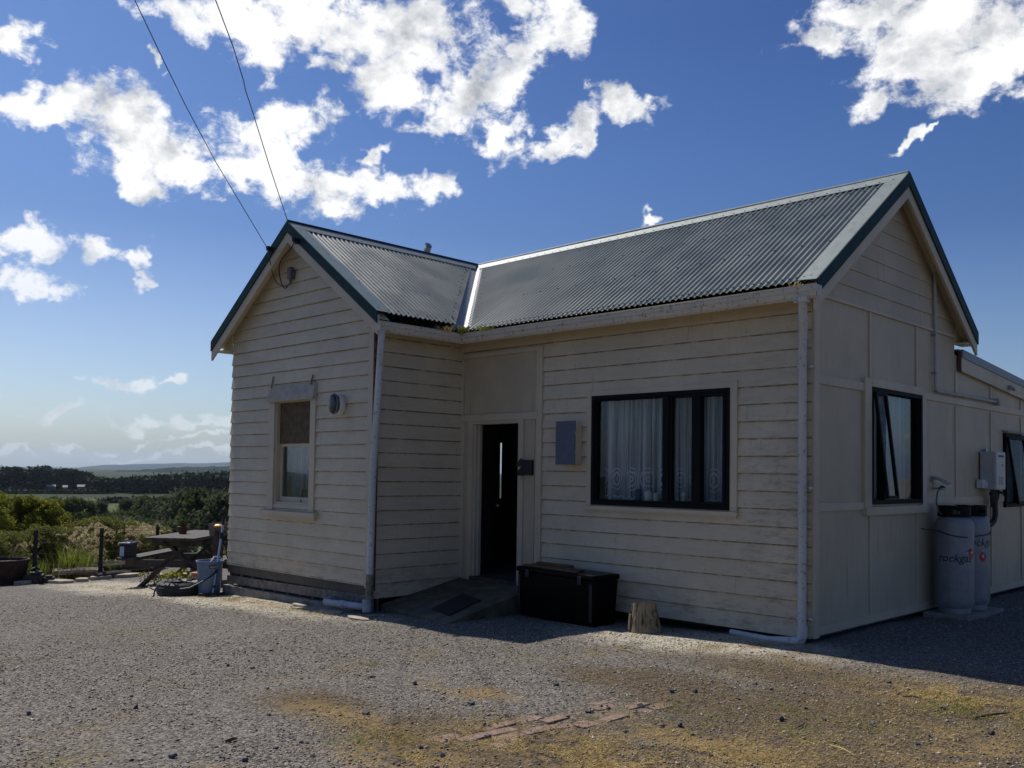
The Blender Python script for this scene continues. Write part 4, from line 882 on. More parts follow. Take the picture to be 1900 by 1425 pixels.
# flat pale slabs near the drain
for (px, py, w, l, lab) in ((655, 1152, .40, .14, 'pale flat stone slab in front of the drain pipe'), (600, 1138, .42, .2, 'mossy flat slab against the footing left of the drain pipe'), (548, 1126, .34, .14, 'low dark slab half buried beside the footing')):
    P_ = ground_at(px, py); m = MB(); rr = random.Random(px); x, y = P_.x, P_.y + l / 2; zz = on(x, y)
    m.extrude([(x + w / 2 * math.cos(t_) * rr.uniform(.85, 1.05), y + l / 2 * math.sin(t_) * rr.uniform(.85, 1.1), zz - .02) for t_ in np.linspace(0, 2 * PI, 11)[:-1]], (0, 0, .045))
    tag(m.build('stone_slab', M['stone'], bevel=.006), lab, 'slab')

# ------------------------------------------------------------------ door ramp, mat
rz = lambda y: .118 + (y + .03) * .185 if y > -1.60 else -.16
m = MB(); P_ = [(-4.93, -.05), (-3.55, -.05), (-3.50, -1.50), (-4.93, -1.30)]
top = [(x, y, rz(y)) for x, y in P_]; bot = [(x, y, -.35) for x, y in P_]
m.add(top + bot, [(0, 1, 2, 3), (7, 6, 5, 4), (0, 4, 5, 1), (1, 5, 6, 2), (2, 6, 7, 3), (3, 7, 4, 0)])
tag(m.build('entry_ramp', M['ramp'], bevel=.008), 'mossy concrete ramp sloping up from the gravel to the open doorway', 'ramp')
m = MB(); n_ = Vector((0, -.185, 1)).normalized()
cs = [Vector((-4.10, -1.20, 0)), Vector((-3.68, -1.30, 0)), Vector((-3.78, -.72, 0)), Vector((-4.22, -.60, 0))]
for p in cs: p.z = rz(p.y) + .004
m.extrude(cs, n_ * .014); mt_ = m.build('door_mat', m_simple('black_coir', (.012, .011, .012), .95, 0, .5, 60, .6), bevel=.003); tag(mt_, 'black rubber door mat lying on the concrete ramp', 'door mat')

# ------------------------------------------------------------------ black chest and planks
cx0, cx1 = Vector((-3.43, -.47, 0)), Vector((-2.17, -.60, 0)); ux = (cx1 - cx0).normalized(); uy = Vector((-ux.y, ux.x, 0)); zc = -.145
CM = Matrix((ux, uy, Vector((0, 0, 1)))).transposed().to_4x4(); CM.translation = Vector((cx0.x, cx0.y, zc)); Lc = (cx1 - cx0).length
chest = empty('storage_chest', CM @ Vector((Lc / 2, .19, 0)), 'black plastic storage chest standing against the wall right of the doorway', 'chest')
m = MB(); m.add([CM @ Vector(p) for p in ((.03, .03, 0), (Lc - .03, .03, 0), (Lc - .03, .36, 0), (.03, .36, 0), (0, 0, .50), (Lc, 0, .50), (Lc, .38, .50), (0, .38, .50))], [(3, 2, 1, 0), (4, 5, 6, 7), (0, 1, 5, 4), (1, 2, 6, 5), (2, 3, 7, 6), (3, 0, 4, 7)])
m.build('chest_body', M['chest'], chest, bevel=.015)
m = MB(); m.box(-.012, Lc + .012, -.014, .395, .502, .565, CM); ld = m.build('chest_lid', M['chest'], chest, bevel=.018)
for u in (.2, Lc - .2): m = MB(); m.box(u - .03, u + .03, -.026, -.015, .45, .54, CM); m.build('latch', M['blackp'], chest, bevel=.004)
for sx in (.04, Lc - .04): m = MB(); m.box(sx - .02, sx + .02, -.008, .0, .06, .47, CM); m.build('corner_rib', M['blackp'], chest, bevel=.004)
plm = m_simple('yellowed_plank_wood', (.09, .065, .028), .7, 0, .3, 14, .4)
for (u0, v0, u1, v1, z, w, lab) in ((.06, .06, 1.00, .03, .578, .05, 'long yellowish plank nearest the viewer on the black chest'), (.10, .17, .92, .16, .580, .10, 'wide brown plank lying in the middle of the black chest lid'), (.05, .30, .60, .30, .578, .08, 'short plank at the wall side of the black chest lid'), (.14, .20, .70, .22, .603, .07, 'upper plank stacked on the brown plank on the chest')):
    m = MB(); m.bar(CM @ Vector((u0, v0, z)), CM @ Vector((u1, v1, z)), w, .022); tag(m.build('wooden_plank', plm if 'brown' not in lab else M['wax'], bevel=.003), lab, 'plank')

# ------------------------------------------------------------------ stump
def stump():
    sx, sy = -1.60, -.44; zz = on(sx, sy) - .015; root = empty('firewood_stump', (sx, sy, zz), 'weathered split log end standing on the gravel against the wall', 'stump')
    m = MB(); n = 30; rows = []
    for k in range(9):
        t_ = k / 8; row = []
        for q in range(n):
            an = 2 * PI * q / n; r_ = (.185 - .055 * t_) * (1 + .05 * math.sin(3 * an + 1) + .02 * math.sin(7 * an) + .010 * math.sin(13 * an + t_)) - (.022 if (q % 15) == 4 and t_ < .7 else 0)
            h = .30 * t_ * (1 + (.10 * math.cos(an + .6) if k == 8 else 0)) ; row.append((sx + r_ * math.cos(an) - .03 * t_, sy + r_ * .8 * math.sin(an), zz + h))
        rows.append(row)
    for r_ in rows: m.v += r_
    for k in range(8):
        for q in range(n): m.f.append((k * n + q, k * n + (q + 1) % n, (k + 1) * n + (q + 1) % n, (k + 1) * n + q)); m.mi.append(0)
    m.f.append(tuple(8 * n + q for q in range(n))); m.mi.append(0)
    m.build('log_body', M['stump'], root)
    m = MB(); m.extrude([(sx - .175, sy - .08, zz + .03), (sx - .115, sy - .135, zz + .02), (sx - .09, sy - .05, zz), (sx - .15, sy + .02, zz + .02)], (.012, 0, .17)); m.build('split_side', M['stump'], root, bevel=.01)
stump()

# ------------------------------------------------------------------ wall mounted things
mb_ = empty('meter_box', (-2.99, -.03, 1.6), 'blue grey fronted meter box on the wall between the doorway and the picture window', 'meter box')
m = MB(); m.box(-3.14, -2.845, -.125, -.02, 1.615, 2.105); m.build('box_body', M['trim'], mb_, bevel=.003)
m = MB(); m.box(-3.152, -2.852, -.142, -.127, 1.607, 2.115); dd_ = m.build('box_door', M['meter'], mb_, bevel=.003)
for z in (1.75, 1.97): m = MB(); m.tube([(-2.848, -.138, z - .02), (-2.848, -.138, z + .02)], .006, 8); m.build('hinge', M['galv'], dd_)
hp = empty('horse_head_plaque', (-3.72, -.03, 1.46), 'small black plaque with a horse head silhouette on the trim right of the doorway', 'plaque')
m = MB(); m.box(-3.755, -3.615, -.062, -.020, 1.475, 1.66); m.build('plaque_plate', M['blackp'], hp, bevel=.004)
m = MB(); hh = [(-3.75, 1.47), (-3.87, 1.47), (-3.845, 1.53), (-3.80, 1.56), (-3.80, 1.60), (-3.825, 1.585), (-3.86, 1.575), (-3.875, 1.592), (-3.868, 1.615), (-3.835, 1.64), (-3.825, 1.668), (-3.812, 1.66), (-3.80, 1.685), (-3.785, 1.665), (-3.755, 1.655)]
m.extrude([(x, -.066, z) for x, z in hh], (0, .014, 0)); m.build('horse_head', M['blackp'], hp)
m = MB(); m.tube([(-3.80, -.05, 1.47), (-3.80, -.055, 1.43), (-3.815, -.07, 1.415), (-3.825, -.07, 1.43)], .005, 6); m.build('hook', M['galv'], hp)
wl = empty('wall_light', (-5.62, -b - .03, 2.2), 'oval bulkhead wall light with dark lens on the left gable beside the boarded window', 'wall light')
def oval_y(m, cx, cz, prof, n=28):
    k = len(m.v)
    for (rx, rz_, y) in prof:
        for q in range(n): an = 2 * PI * q / n; m.v.append((cx + rx * math.cos(an), y, cz + rz_ * math.sin(an)))
    for i in range(len(prof) - 1):
        for q in range(n): m.f.append((k + i * n + q, k + i * n + (q + 1) % n, k + (i + 1) * n + (q + 1) % n, k + (i + 1) * n + q)); m.mi.append(m.cur)
    m.f.append(tuple(k + (len(prof) - 1) * n + q for q in range(n))); m.mi.append(m.cur); return m
m = MB(); m.box(-5.66, -5.53, -b - .055, -b - .02, 2.25, 2.42); oval_y(m, -5.60, 2.335, [(.085, .125, -b - .03), (.09, .13, -b - .075), (.085, .125, -b - .10), (.075, .115, -b - .11)]); m.build('light_base', M['white'], wl, smooth=True)
m = MB(); oval_y(m, -5.60, 2.335, [(.072, .112, -b - .108), (.078, .125, -b - .13), (.078, .125, -b - .165), (.068, .112, -b - .185), (.03, .06, -b - .195)]); m.build('lens', m_simple('smoky_lens', (.035, .035, .045), .25, 0, .3), wl, smooth=True)
m = MB(); oval_y(m, -5.60, 2.335, [(.083, .130, -b - .135), (.087, .134, -b - .14), (.087, .134, -b - .155), (.080, .127, -b - .16)]); m.build('cage_ring', m_simple('grey_cage', (.20, .20, .20), .4, .4), wl, smooth=True)
# water heater
wh = empty('gas_water_heater', (.1, 4.8, 1.3), 'grey instantaneous gas water heater mounted high on the side wall', 'water heater')
m = MB(); m.box(.022, .205, 4.55, 4.95, 1.375, 1.865); cs_ = m.build('heater_case', M['heater'], wh, bevel=.006)
m = MB(); m.box(.206, .212, 4.57, 4.93, 1.39, 1.85); m.build('front_cover', M['heater'], cs_, bevel=.002)
m = MB(); m.box(.213, .216, 4.66, 4.86, 1.795, 1.82); m.build('exhaust_slot', M['blackp'], cs_)
m = MB(); m.box(.213, .215, 4.79, 4.84, 1.68, 1.705); m.build('warning_label', M['red'], cs_)
m = MB()
for i in range(5): m.box(.213, .2148, 4.65, 4.86 - .02 * (i % 3), 1.44 + .022 * i, 1.452 + .022 * i)
m.build('printed_label', m_simple('pale_grey_print', (.22, .22, .22), .6), cs_)
m = MB(); m.box(.02, .05, 4.70, 4.78, 1.866, 1.90); m.build('mounting_tab', M['galv'], cs_)
m = MB(); m.box(.02, .10, 4.42, 4.55, 1.39, 1.50); m.box(.06, .12, 4.50, 4.60, 1.40, 1.47); m.build('isolator_switch', M['white'], wh, bevel=.006)
m = MB()
for i, y in enumerate((4.68, 4.74, 4.80, 4.87, 4.94)): m.tube([(.12, y, 1.375), (.12, y, 1.31), (.11, y + .01, 1.25), (.07, 4.85 + .02 * i, 1.15)], .016, 8)
m.tube([(.10, 4.86, 1.30), (.10, 4.88, 1.05), (.09, 4.86, .96), (.08, 4.78, .92), (.06, 4.62, .93), (.02, 4.56, .94)], .036, 10); m.tube([(.10, 4.66, 1.33), (.15, 4.66, 1.30)], .02, 8); m.tube([(.12, 4.94, 1.34), (.17, 4.96, 1.33)], .016, 8)
m.build('lagged_pipes', M['rubber'], wh, smooth=True)

# ------------------------------------------------------------------ gas bottles
def bent_text(body, size, r, ang0, z, cx, cy, name, mat, parent, shear=.22, maxang=None, depth=.0012):
    cu = bpy.data.curves.new('lettering', 'FONT'); cu.body = body; cu.size = size; cu.shear = shear; cu.align_x = 'CENTER'; cu.offset = size * .012; cu.resolution_u = 3
    to = bpy.data.objects.new('lettering_source', cu); C.objects.link(to); bpy.context.view_layer.update()
    me = to.evaluated_get(bpy.context.evaluated_depsgraph_get()).to_mesh(); V = [v.co.copy() for v in me.vertices]; F_ = [tuple(p.vertices) for p in me.polygons]
    to.to_mesh_clear if False else None
    vs = [(cx + (r + depth) * math.cos(ang0 + v.x / r), cy + (r + depth) * math.sin(ang0 + v.x / r), z + v.y) for v in V]
    m = MB(); m.add(vs, F_); o = m.build(name, mat, parent); bpy.data.objects.remove(to); return o
def gas_bottle(cx, cy, zb, lab, text, tz, ta, dz_, da, collar_rot):
    g = empty('gas_bottle', (cx, cy, zb), lab, 'gas bottle', None); r = .205; Hh = .985
    prof = [(r * .78, zb + .055), (r * .92, zb + .065), (r * .985, zb + .10), (r, zb + .13), (r, zb + .5), (r + .001, zb + 1.0), (r, zb + Hh - .03), (r * .97, zb + Hh + .03), (r * .86, zb + Hh + .075), (r * .66, zb + Hh + .11), (r * .4, zb + Hh + .13), (r * .2, zb + Hh + .137)]
    m = MB(); m.lathe(prof, cx, cy, 40); m.build('bottle_body', M['gas'], g, smooth=True)
    m = MB(); m.lathe([(r * .80, zb), (r * .84, zb), (r * .84, zb + .075), (r * .80, zb + .075)], cx, cy, 36); m.build('foot_ring', M['gas'], g, smooth=True)
    m = MB(); rr = r * .86; ztop = zb + Hh + .225; zlow = zb + Hh + .10
    for q in range(24):
        a0, a1 = 2 * PI * q / 24 + collar_rot, 2 * PI * (q + 1) / 24 + collar_rot; open_ = q % 8 in (2, 3)
        segs = [(zlow, ztop)] if not open_ else [(zlow, zlow + .035), (ztop - .045, ztop)]
        for (za, zb_) in segs:
            P4 = [(cx + R_ * math.cos(A_), cy + R_ * math.sin(A_), Z_) for Z_ in (za, zb_) for A_ in (a0, a1) for R_ in (rr, rr - .012)]
            m.add(P4, [(0, 2, 6, 4), (1, 3, 7, 5), (4, 6, 7, 5), (0, 2, 3, 1), (0, 4, 5, 1), (2, 6, 7, 3)])
    m.build('valve_collar', M['gascollar'], g)
    m = MB(); m.lathe([(.028, zb + Hh + .13), (.028, zb + Hh + .17), (.016, zb + Hh + .175), (.016, zb + Hh + .20), (.036, zb + Hh + .202), (.036, zb + Hh + .225), (.01, zb + Hh + .228)], cx, cy, 16); m.box(cx, cx + .06, cy - .012, cy + .012, zb + Hh + .14, zb + Hh + .165); m.build('bottle_valve', m_simple('brass_valve', (.35, .25, .10), .4, .8), g)
    bent_text(text, .125, r, ta, zb + tz, cx, cy, 'lettering', M['ink'], g)
    m = MB(); K = 8
    def dia(rad, depth, mm):
        P5 = []
        for (uu, vv) in ((0, -1), (1, 0), (0, 1), (-1, 0)): P5.append((cx + (r + depth) * math.cos(da + uu * rad / r), cy + (r + depth) * math.sin(da + uu * rad / r), zb + dz_ + vv * rad * 1.25))
        c0_ = (cx + (r + depth) * math.cos(da), cy + (r + depth) * math.sin(da), zb + dz_); mm.add(P5 + [c0_], [(0, 1, 4), (1, 2, 4), (2, 3, 4), (3, 0, 4)])
    w_ = MB(); dia(.066, .0015, w_); w_.build('hazard_label_border', M['white'], g); w_ = MB(); dia(.058, .0030, w_); hl = w_.build('hazard_label', M['red'], g)
    w_ = MB(); fl_ = [(-.012, -.01), (.010, -.012), (.016, .004), (.006, .014), (.007, .030), (-.004, .018), (-.014, .010)]
    w_.add([(cx + (r + .0045) * math.cos(da + u / r), cy + (r + .0045) * math.sin(da + u / r), zb + dz_ + v + .008) for u, v in fl_], [tuple(range(7))]); w_.build('flame_mark', M['white'], hl)
    w_ = MB(); P5 = [(cx + (r + .0015) * math.cos(da + u / r), cy + (r + .0015) * math.sin(da + u / r), zb + dz_ + .20 + v) for u, v in ((-.03, -.03), (.035, -.03), (.035, .035), (-.03, .035))]; w_.add(P5, [(0, 1, 2, 3)]); w_.build('small_paper_label', m_simple('pinkish_paper', (.45, .38, .38), .8), g)
    # leaf shaped flame logo over the last letters
    w_ = MB(); la = ta + .150 / r; w_.add([(cx + (r + .0018) * math.cos(la + u / r), cy + (r + .0018) * math.sin(la + u / r), zb + tz + .118 + v * .8) for u, v in ((-.045, .0), (-.01, .012), (.02, .03), (.012, .055), (.045, .022), (.052, -.02), (.02, -.005))], [tuple(range(7))]); w_.build('logo_mark', M['ink'], g)
    return g
zg = -.02
pad = MB(); pad.extrude([(.02, 2.62, -.09), (.50, 2.66, -.09), (.56, 3.0, -.09), (.56, 3.7, -.09), (.03, 3.72, -.09)], (0, 0, .075)); tag(pad.build('concrete_pad', M['concrete'], bevel=.012), 'low concrete pad under the two gas bottles by the side wall', 'concrete pad')
gas_bottle(.275, 2.90, -.013, 'front silver gas bottle nearer the corner with black lettering across it', 'rockgas', .585, math.radians(-68), .68, math.radians(-13), .2)
gas_bottle(.285, 3.40, -.013, 'rear silver gas bottle half hidden behind the front one with a red diamond label', 'rockgas', .745, math.radians(-36), .615, math.radians(-33), .9)
# regulator, hose and chain
rg = empty('gas_regulator', (.06, 3.02, 1.35), 'small gas regulator under a bent metal rain cover above the bottles', 'regulator')
m = MB(); m.box(.006, .03, 2.93, 3.10, 1.46, 1.53); m.extrude([(.03, 2.93, 1.53), (.20, 2.93, 1.44), (.20, 2.93, 1.43), (.03, 2.93, 1.515)], (0, .17, 0)); m.build('rain_cover', M['galv'], rg)
m = MB(); m.lathe([(.03, 1.375), (.052, 1.38), (.052, 1.395), (.03, 1.41), (.015, 1.425)], .10, 3.02, 18); m.tube([(.10, 2.94, 1.385), (.10, 3.10, 1.385)], .014, 8); m.box(.01, .10, 3.01, 3.03, 1.38, 1.40); m.build('regulator_body', M['galv'], rg)
m = MB(); m.tube([(.10, 2.95, 1.385), (.12, 2.82, 1.35), (.14, 2.73, 1.24), (.17, 2.71, 1.13), (.20, 2.76, 1.09), (.25, 2.84, 1.14), (.28, 2.88, 1.15)], .009, 8); m.build('gas_hose', m_simple('grey_hose', (.10, .10, .12), .5), rg, smooth=True)
m = MB(); pts = [(.01, 2.62, .93)]
for k in range(0, 13): an = math.radians(-120 + 85 * k / 12); pts.append((.275 + .213 * math.cos(an), 2.90 + .213 * math.sin(an), .91 - .06 * math.sin(PI * k / 24)))
for k in range(0, 9): an = math.radians(-30 + 80 * k / 8); pts.append((.285 + .213 * math.cos(an), 3.40 + .213 * math.sin(an), .855 + .05 * k / 8))
pts.append((.01, 3.72, .92)); m.tube(pts, .007, 6); tag(m.build('restraint_chain', M['rawdark'], smooth=True), 'dark safety chain slung round both gas bottles', 'chain')

# ------------------------------------------------------------------ curtains and sill things
def curtain(name, wall, u0, u1, z0, z1, o, mat, lab, cat='curtain'):
    m = MB(); n = int((u1 - u0) / .012)
    for i in range(n + 1):
        u = u0 + (u1 - u0) * i / n; oo = o + .018 * math.sin(u * 41) + .012 * math.sin(u * 97 + 1) + .01 * math.sin(u * 17)
        zz = z0 + (.018 * abs(math.sin(u * PI / .107)))
        m.v += [wall(u, zz, oo), wall(u, (zz + z1) / 2, oo * .98), wall(u, z1, oo * 1.02 if oo else 0)]
    for i in range(n):
        for j in (0, 1): m.f.append((3 * i + j, 3 * i + 3 + j, 3 * i + 4 + j, 3 * i + 1 + j)); m.mi.append(0)
    return tag(m.build(name, mat, smooth=True), lab, cat)
curtain('net_curtain', W_front, -2.66, -2.00, 1.19, 2.36, -.17, M['net_front'], 'lace net curtain gathered at the left of the picture window', 'curtain')
curtain('net_curtain', W_front, -1.99, -1.62, 1.19, 2.36, -.175, M['net_front'], 'thinner lace net hanging in the middle of the picture window', 'curtain')
curtain('net_curtain', W_front, -1.61, -.90, 1.19, 2.36, -.17, M['net_front'], 'lace net curtain behind the two narrow right hand panes', 'curtain')
curtain('net_curtain', W_side, 1.28, 2.58, 1.24, 2.42, -.14, M['net_side'], 'torn thin net curtain inside the side window', 'curtain')
curtain('net_curtain', W_gable, -7.12, -6.40, 1.06, 1.88, -.20, M['net_left'], 'blue grey curtain behind the lower sash of the gable window', 'curtain')
curtain('window_blind', W_side, 5.56, 6.30, 1.15, 2.10, -.12, m_simple('grey_blind', (.10, .12, .12), .8), 'dull grey blind inside the rear side window', 'blind')
for (x, r_, h, mt, lab) in ((-1.86, .04, .10, 'mug', 'pale green pot on the sill behind the middle net'), (-1.97, .045, .12, 'white', 'white mug standing on the picture window sill'), (-2.10, .035, .14, 'blue', 'small blue jug on the sill left of the white mug'), (-1.50, .03, .12, 'mug', 'little grey figurine on the sill behind the narrow pane')):
    m = MB(); m.lathe([(r_ * .8, 1.20), (r_, 1.22), (r_, 1.20 + h * .8), (r_ * .85, 1.20 + h), (r_ * .5, 1.20 + h)], x, .085, 16); tag(m.build('sill_ornament', M[mt], smooth=True), lab, 'ornament')
m = MB(); m.box(-2.69, -.88, .045, .14, 1.165, 1.199); m.box(-7.18, -6.33, -b + .10, -b + .26, 1.015, 1.05); m.build('inner_sill', M['inside'], HP)
m = MB(); m.bar((-6.62, -b + .115, 1.055), (-6.64, -b + .15, 1.235), .14, .02, (1, 0, 0)); tag(m.build('wood_offcut', M['wax']), 'orange brown wooden block propped inside the lower sash of the gable window', 'wooden block')

# ------------------------------------------------------------------ service cables
def wirepts(pix, d0, d1, start):
    pts = [Vector(start)]; n = len(pix)
    for i, (px, py) in enumerate(pix):
        v = (FW * FPX + RT * (px - 950) - UP * (py - PY)).normalized(); t_ = (i + 1) / n; pts.append(CAM + v * (d0 + (d1 - d0) * t_))
    e = pts[-1] + (pts[-1] - pts[-2]).normalized() * 9; pts.append(e); return pts
m = MB(); m.tube(wirepts([(460, 400), (400, 300), (345, 197), (310, 126), (250, 0), (225, -60)], 12.9, 9.8, (-7.05, VL - .09, 4.52)), .0052, 6); tag(m.build('power_cable', M['wire'], smooth=True), 'left overhead service cable running up from the left slope of the gable', 'cable')
m = MB(); m.tube(wirepts([(533, 408), (500, 308), (468, 205), (455, 166), (452, 150), (433, 88), (400, 0), (380, -60)], 12.4, 9.2, (-6.40, VL - .09, 4.54)), .0052, 6); tag(m.build('power_cable', M['wire'], smooth=True), 'right overhead service cable passing the gable peak with a slight kink', 'cable')
# weeds in the valley gutter
def tuft(name, x, y, z, n, h, spread, mat, lab, seed):
    r = random.Random(seed); m = MB()
    for i in range(n):
        an = r.uniform(0, 2 * PI); L = h * r.uniform(.5, 1.2); bx_, by_ = x + r.gauss(0, spread), y + r.gauss(0, spread * .4); lx, ly = math.cos(an) * L * .55, math.sin(an) * L * .55; w = .0035
        px_, py_ = -math.sin(an) * w, math.cos(an) * w
        m.add([(bx_ - px_, by_ - py_, z), (bx_ + px_, by_ + py_, z), (bx_ + lx * .5 + px_, by_ + ly * .5 + py_, z + L * .7), (bx_ + lx, by_ + ly, z + L * .85)], [(0, 1, 2, 3)])
    return tag(m.build(name, mat), lab, 'weed')
tuft('gutter_weed', -4.66, -.33, 3.25, 120, .13, .08, M['weed'], 'bright green weed growing in the gutter at the foot of the valley', 1)
tuft('gutter_weed', -4.66, -.62, 3.25, 70, .10, .09, M['straw'], 'dry orange brown weed in the gutter left of the valley', 2)
tuft('gutter_weed', -4.20, -.29, 3.25, 80, .10, .06, M['weed'], 'small yellow green weed in the gutter right of the valley', 3)
tuft('gutter_weed', -.02, -.29, 3.25, 36, .08, .03, M['straw'], 'dry weed sprouting in the gutter near the right corner of the cottage', 4)

# ------------------------------------------------------------------ yard things left of the cottage
# picnic table seen from its end
LV, WV = Vector((-.66, .75, 0)).normalized(), Vector((.75, .66, 0)).normalized()
TC = Vector((-10.84, -.80, 0)); TZ = -.46
TM = Matrix((LV, WV, Vector((0, 0, 1)))).transposed().to_4x4(); TM = TM @ Matrix.Diagonal((1, 1, 1.13, 1)); TM.translation = Vector((TC.x, TC.y, TZ))
M['table'] = m_simple('dark_weathered_table_timber', (.055, .046, .038), .8, 0, .35, 14, .4); tb = empty('picnic_table', (TC.x, TC.y, TZ), 'old grey timber picnic table with built in benches at the left corner of the cottage', 'picnic table')
for i in range(5): m = MB(); w = .158; y0 = -.42 + i * .169; m.box(-1.0, 1.0, y0, y0 + w, .705, .745, TM); m.build('table_top_board', M['table'], tb, bevel=.004)
for sy in (-1, 1):
    m = MB()
    for i in range(2): y0 = sy * .74 - .145 + i * .148; m.box(-.95, .95, y0, y0 + .138, .405, .445, TM)
    m.build('bench_seat', M['table'], tb, bevel=.004)
for sx in (-.62, .62):
    for sy in (-1, 1):
        m = MB(); m.bar(TM @ Vector((sx, sy * .66, -.02)), TM @ Vector((sx, -sy * .24, .70)),   .05, .14, TM.to_3x3() @ Vector((1, 0, 0))) ; m.build('table_leg', M['table'], tb, bevel=.004)
    m = MB(); m.box(sx - .07, sx - .026, -.86, .86, .30, .404, TM); m.build('bench_bearer', M['table'], tb); m = MB(); m.box(sx - .07, sx - .026, -.40, .40, .61, .704, TM); m.build('top_bearer', M['table'], tb)
bt = empty('car_battery', TM @ Vector((-.72, -.78, .446)), 'black and blue battery standing on the near end of the left bench', 'battery')
m = MB(); m.box(-.86, -.62, -.88, -.70, .447, .62, TM); m.build('battery_case', M['blackp'], bt, bevel=.006)
m = MB(); m.box(-.865, -.615, -.885, -.695, .622, .655, TM); m.build('battery_top', M['blue'], bt, bevel=.006)
m = MB(); m.box(-.863, -.861, -.87, -.80, .46, .60, TM); m.build('grey_sticker', M['alu'], bt)
for y in (-.84, -.74): m = MB(); m.lathe([(.016, 0), (.014, .03)], 0, 0, 10); m.v = [tuple(TM @ Vector((x_ - .74, y_ + y, z_ + .656))) for x_, y_, z_ in m.v]; m.build('terminal', M['galv'], bt)
pp = empty('plant_pot', TM @ Vector((.0, -.2, .746)), 'reddish clay pot with a spiky succulent on top of the picnic table', 'plant pot')
m = MB(); q = TM @ Vector((.0, -.2, .746)); m.lathe([(.06, q.z), (.085, q.z + .10), (.09, q.z + .10), (.09, q.z + .12), (.07, q.z + .12)], q.x, q.y, 18); m.build('pot', m_simple('brown_clay', (.12, .05, .035), .8), pp, smooth=True)
m = MB(); rr = random.Random(4)
for k in range(46):
    an, el, L = rr.uniform(0, 6.3), rr.uniform(.3, 1.4), rr.uniform(.06, .15); dv = Vector((math.cos(an) * math.cos(el), math.sin(an) * math.cos(el), math.sin(el))); p0_ = Vector((q.x, q.y, q.z + .11)); m.tube([p0_, p0_ + dv * L * .5, p0_ + dv * L], [.006, .010, .002], 5)
m.build('succulent', M['leaf_mix'], pp)
# tyre
ty = Vector((-8.93, -1.93, 0)); tz = on(ty.x, ty.y) - .01
te = empty('old_tyre', (ty.x, ty.y, tz), 'black car tyre lying flat on the ground with ropes looped over it', 'tyre')
m = MB(); m.lathe([(.20, tz + .03), (.24, tz + .005), (.30, tz), (.335, tz + .03), (.345, tz + .10), (.335, tz + .17), (.30, tz + .20), (.24, tz + .195), (.20, tz + .17), (.21, tz + .12), (.21, tz + .08), (.20, tz + .03)], ty.x, ty.y, 40); m.build('tyre_body', M['rubber'], te, smooth=True)
m = MB()
for z in (.07, .10, .13): m.tube([(ty.x + .345 * math.cos(t_), ty.y + .345 * math.sin(t_), tz + z) for t_ in np.linspace(0, 2 * PI, 41)], .005, 4, False)
m.build('tread_rib', M['rubber'], te)
m = MB(); rr = random.Random(9)
IR, IU = Vector((.43, .90, 0)), Vector((0, 0, 1)); T0 = Vector((ty.x + .2, ty.y - .1, tz + .2))
def arc(p, w, h, n=14, seed=0): return [p + IR * (-w / 2 + w * k / n) + IU * (h * math.sin(PI * k / n) + .008 * math.sin(k * 2 + seed)) + Vector((.03 * math.sin(k + seed), 0, 0)) for k in range(n + 1)]
for k, (dx, w, h) in enumerate(((-.10, .26, .09), (-.04, .22, .06), (.18, .26, .06), (.20, .30, .045))): m.tube(arc(T0 + IR * dx, w, h, seed=k), .009, 6)
m.tube([T0 + IR * -.28 + IU * -.02, T0 + IR * -.345 + IU * -.08, T0 + IR * -.36 + IU * -.17, T0 + IR * -.38 + IU * -.20], .012, 6)
m.tube([T0 + IR * .30 + IU * .02, T0 + IR * .40 + IU * -.06, T0 + IR * .42 + IU * -.12], .012, 6)
tag(m.build('coiled_rope', M['blackp'], smooth=True), 'black rope coiled loosely over the flat tyre', 'rope')
m = MB(); g0 = [ground_at(px, py) for px, py in ((262, 1093), (275, 1092), (286, 1097), (294, 1100), (302, 1099))]; m.tube([Vector((p.x, p.y, on(p.x, p.y) + .012 + .01 * (k % 2))) for k, p in enumerate(g0)], .010, 6); tag(m.build('rope_end', M['blackp'], smooth=True), 'loose dark rope end lying on the ground between the table leg and the tyre', 'rope')
# bucket
bk = Vector((-8.575, -1.665, 0)); bz = on(bk.x, bk.y) - .01
be = empty('laundry_bin', (bk.x, bk.y, bz), 'blue grey ribbed plastic bin standing at the left corner of the cottage', 'bin')
m = MB(); n = 48; prof = [(.150, 0), (.155, .01), (.178, .47), (.196, .475), (.200, .49), (.196, .505), (.180, .505), (.172, .48), (.150, .03), (.0, .03)]
for (r_, z) in prof:
    for k in range(n): an = 2 * PI * k / n; rr_ = r_ * (1 + (.012 if (k % 4 < 2 and .01 <= z <= .47 and r_ in (.155, .178)) else 0)); m.v.append((bk.x + rr_ * math.cos(an), bk.y + rr_ * math.sin(an), bz + z))
for i in range(len(prof) - 1):
    for k in range(n): m.f.append((i * n + k, i * n + (k + 1) % n, (i + 1) * n + (k + 1) % n, (i + 1) * n + k)); m.mi.append(0)
m.build('bin_shell', M['bucket'], be, smooth=True)
da = math.atan2(CAM.y - bk.y, CAM.x - bk.x) + .25
def onb(u, v, dd): A_ = da + u / .18; return (bk.x + (.178 + dd) * math.cos(A_), bk.y + (.178 + dd) * math.sin(A_), bz + v)
m = MB(); m.add([onb(-.055, .405, .012), onb(.055, .405, .012), onb(.055, .45, .014), onb(-.055, .45, .014)], [(0, 1, 2, 3)]); lb = m.build('name_plate', M['blackp'], be)
m = MB(); rr = random.Random(3)
for k in range(6): u = -.042 + k * .015; m.add([onb(u, .418, .015), onb(u + .009, .418, .015), onb(u + .011, .418 + rr.uniform(.012, .022), .016), onb(u + .002, .418 + rr.uniform(.012, .022), .016)], [(0, 1, 2, 3)])
m.build('plate_mark', M['white'], lb)
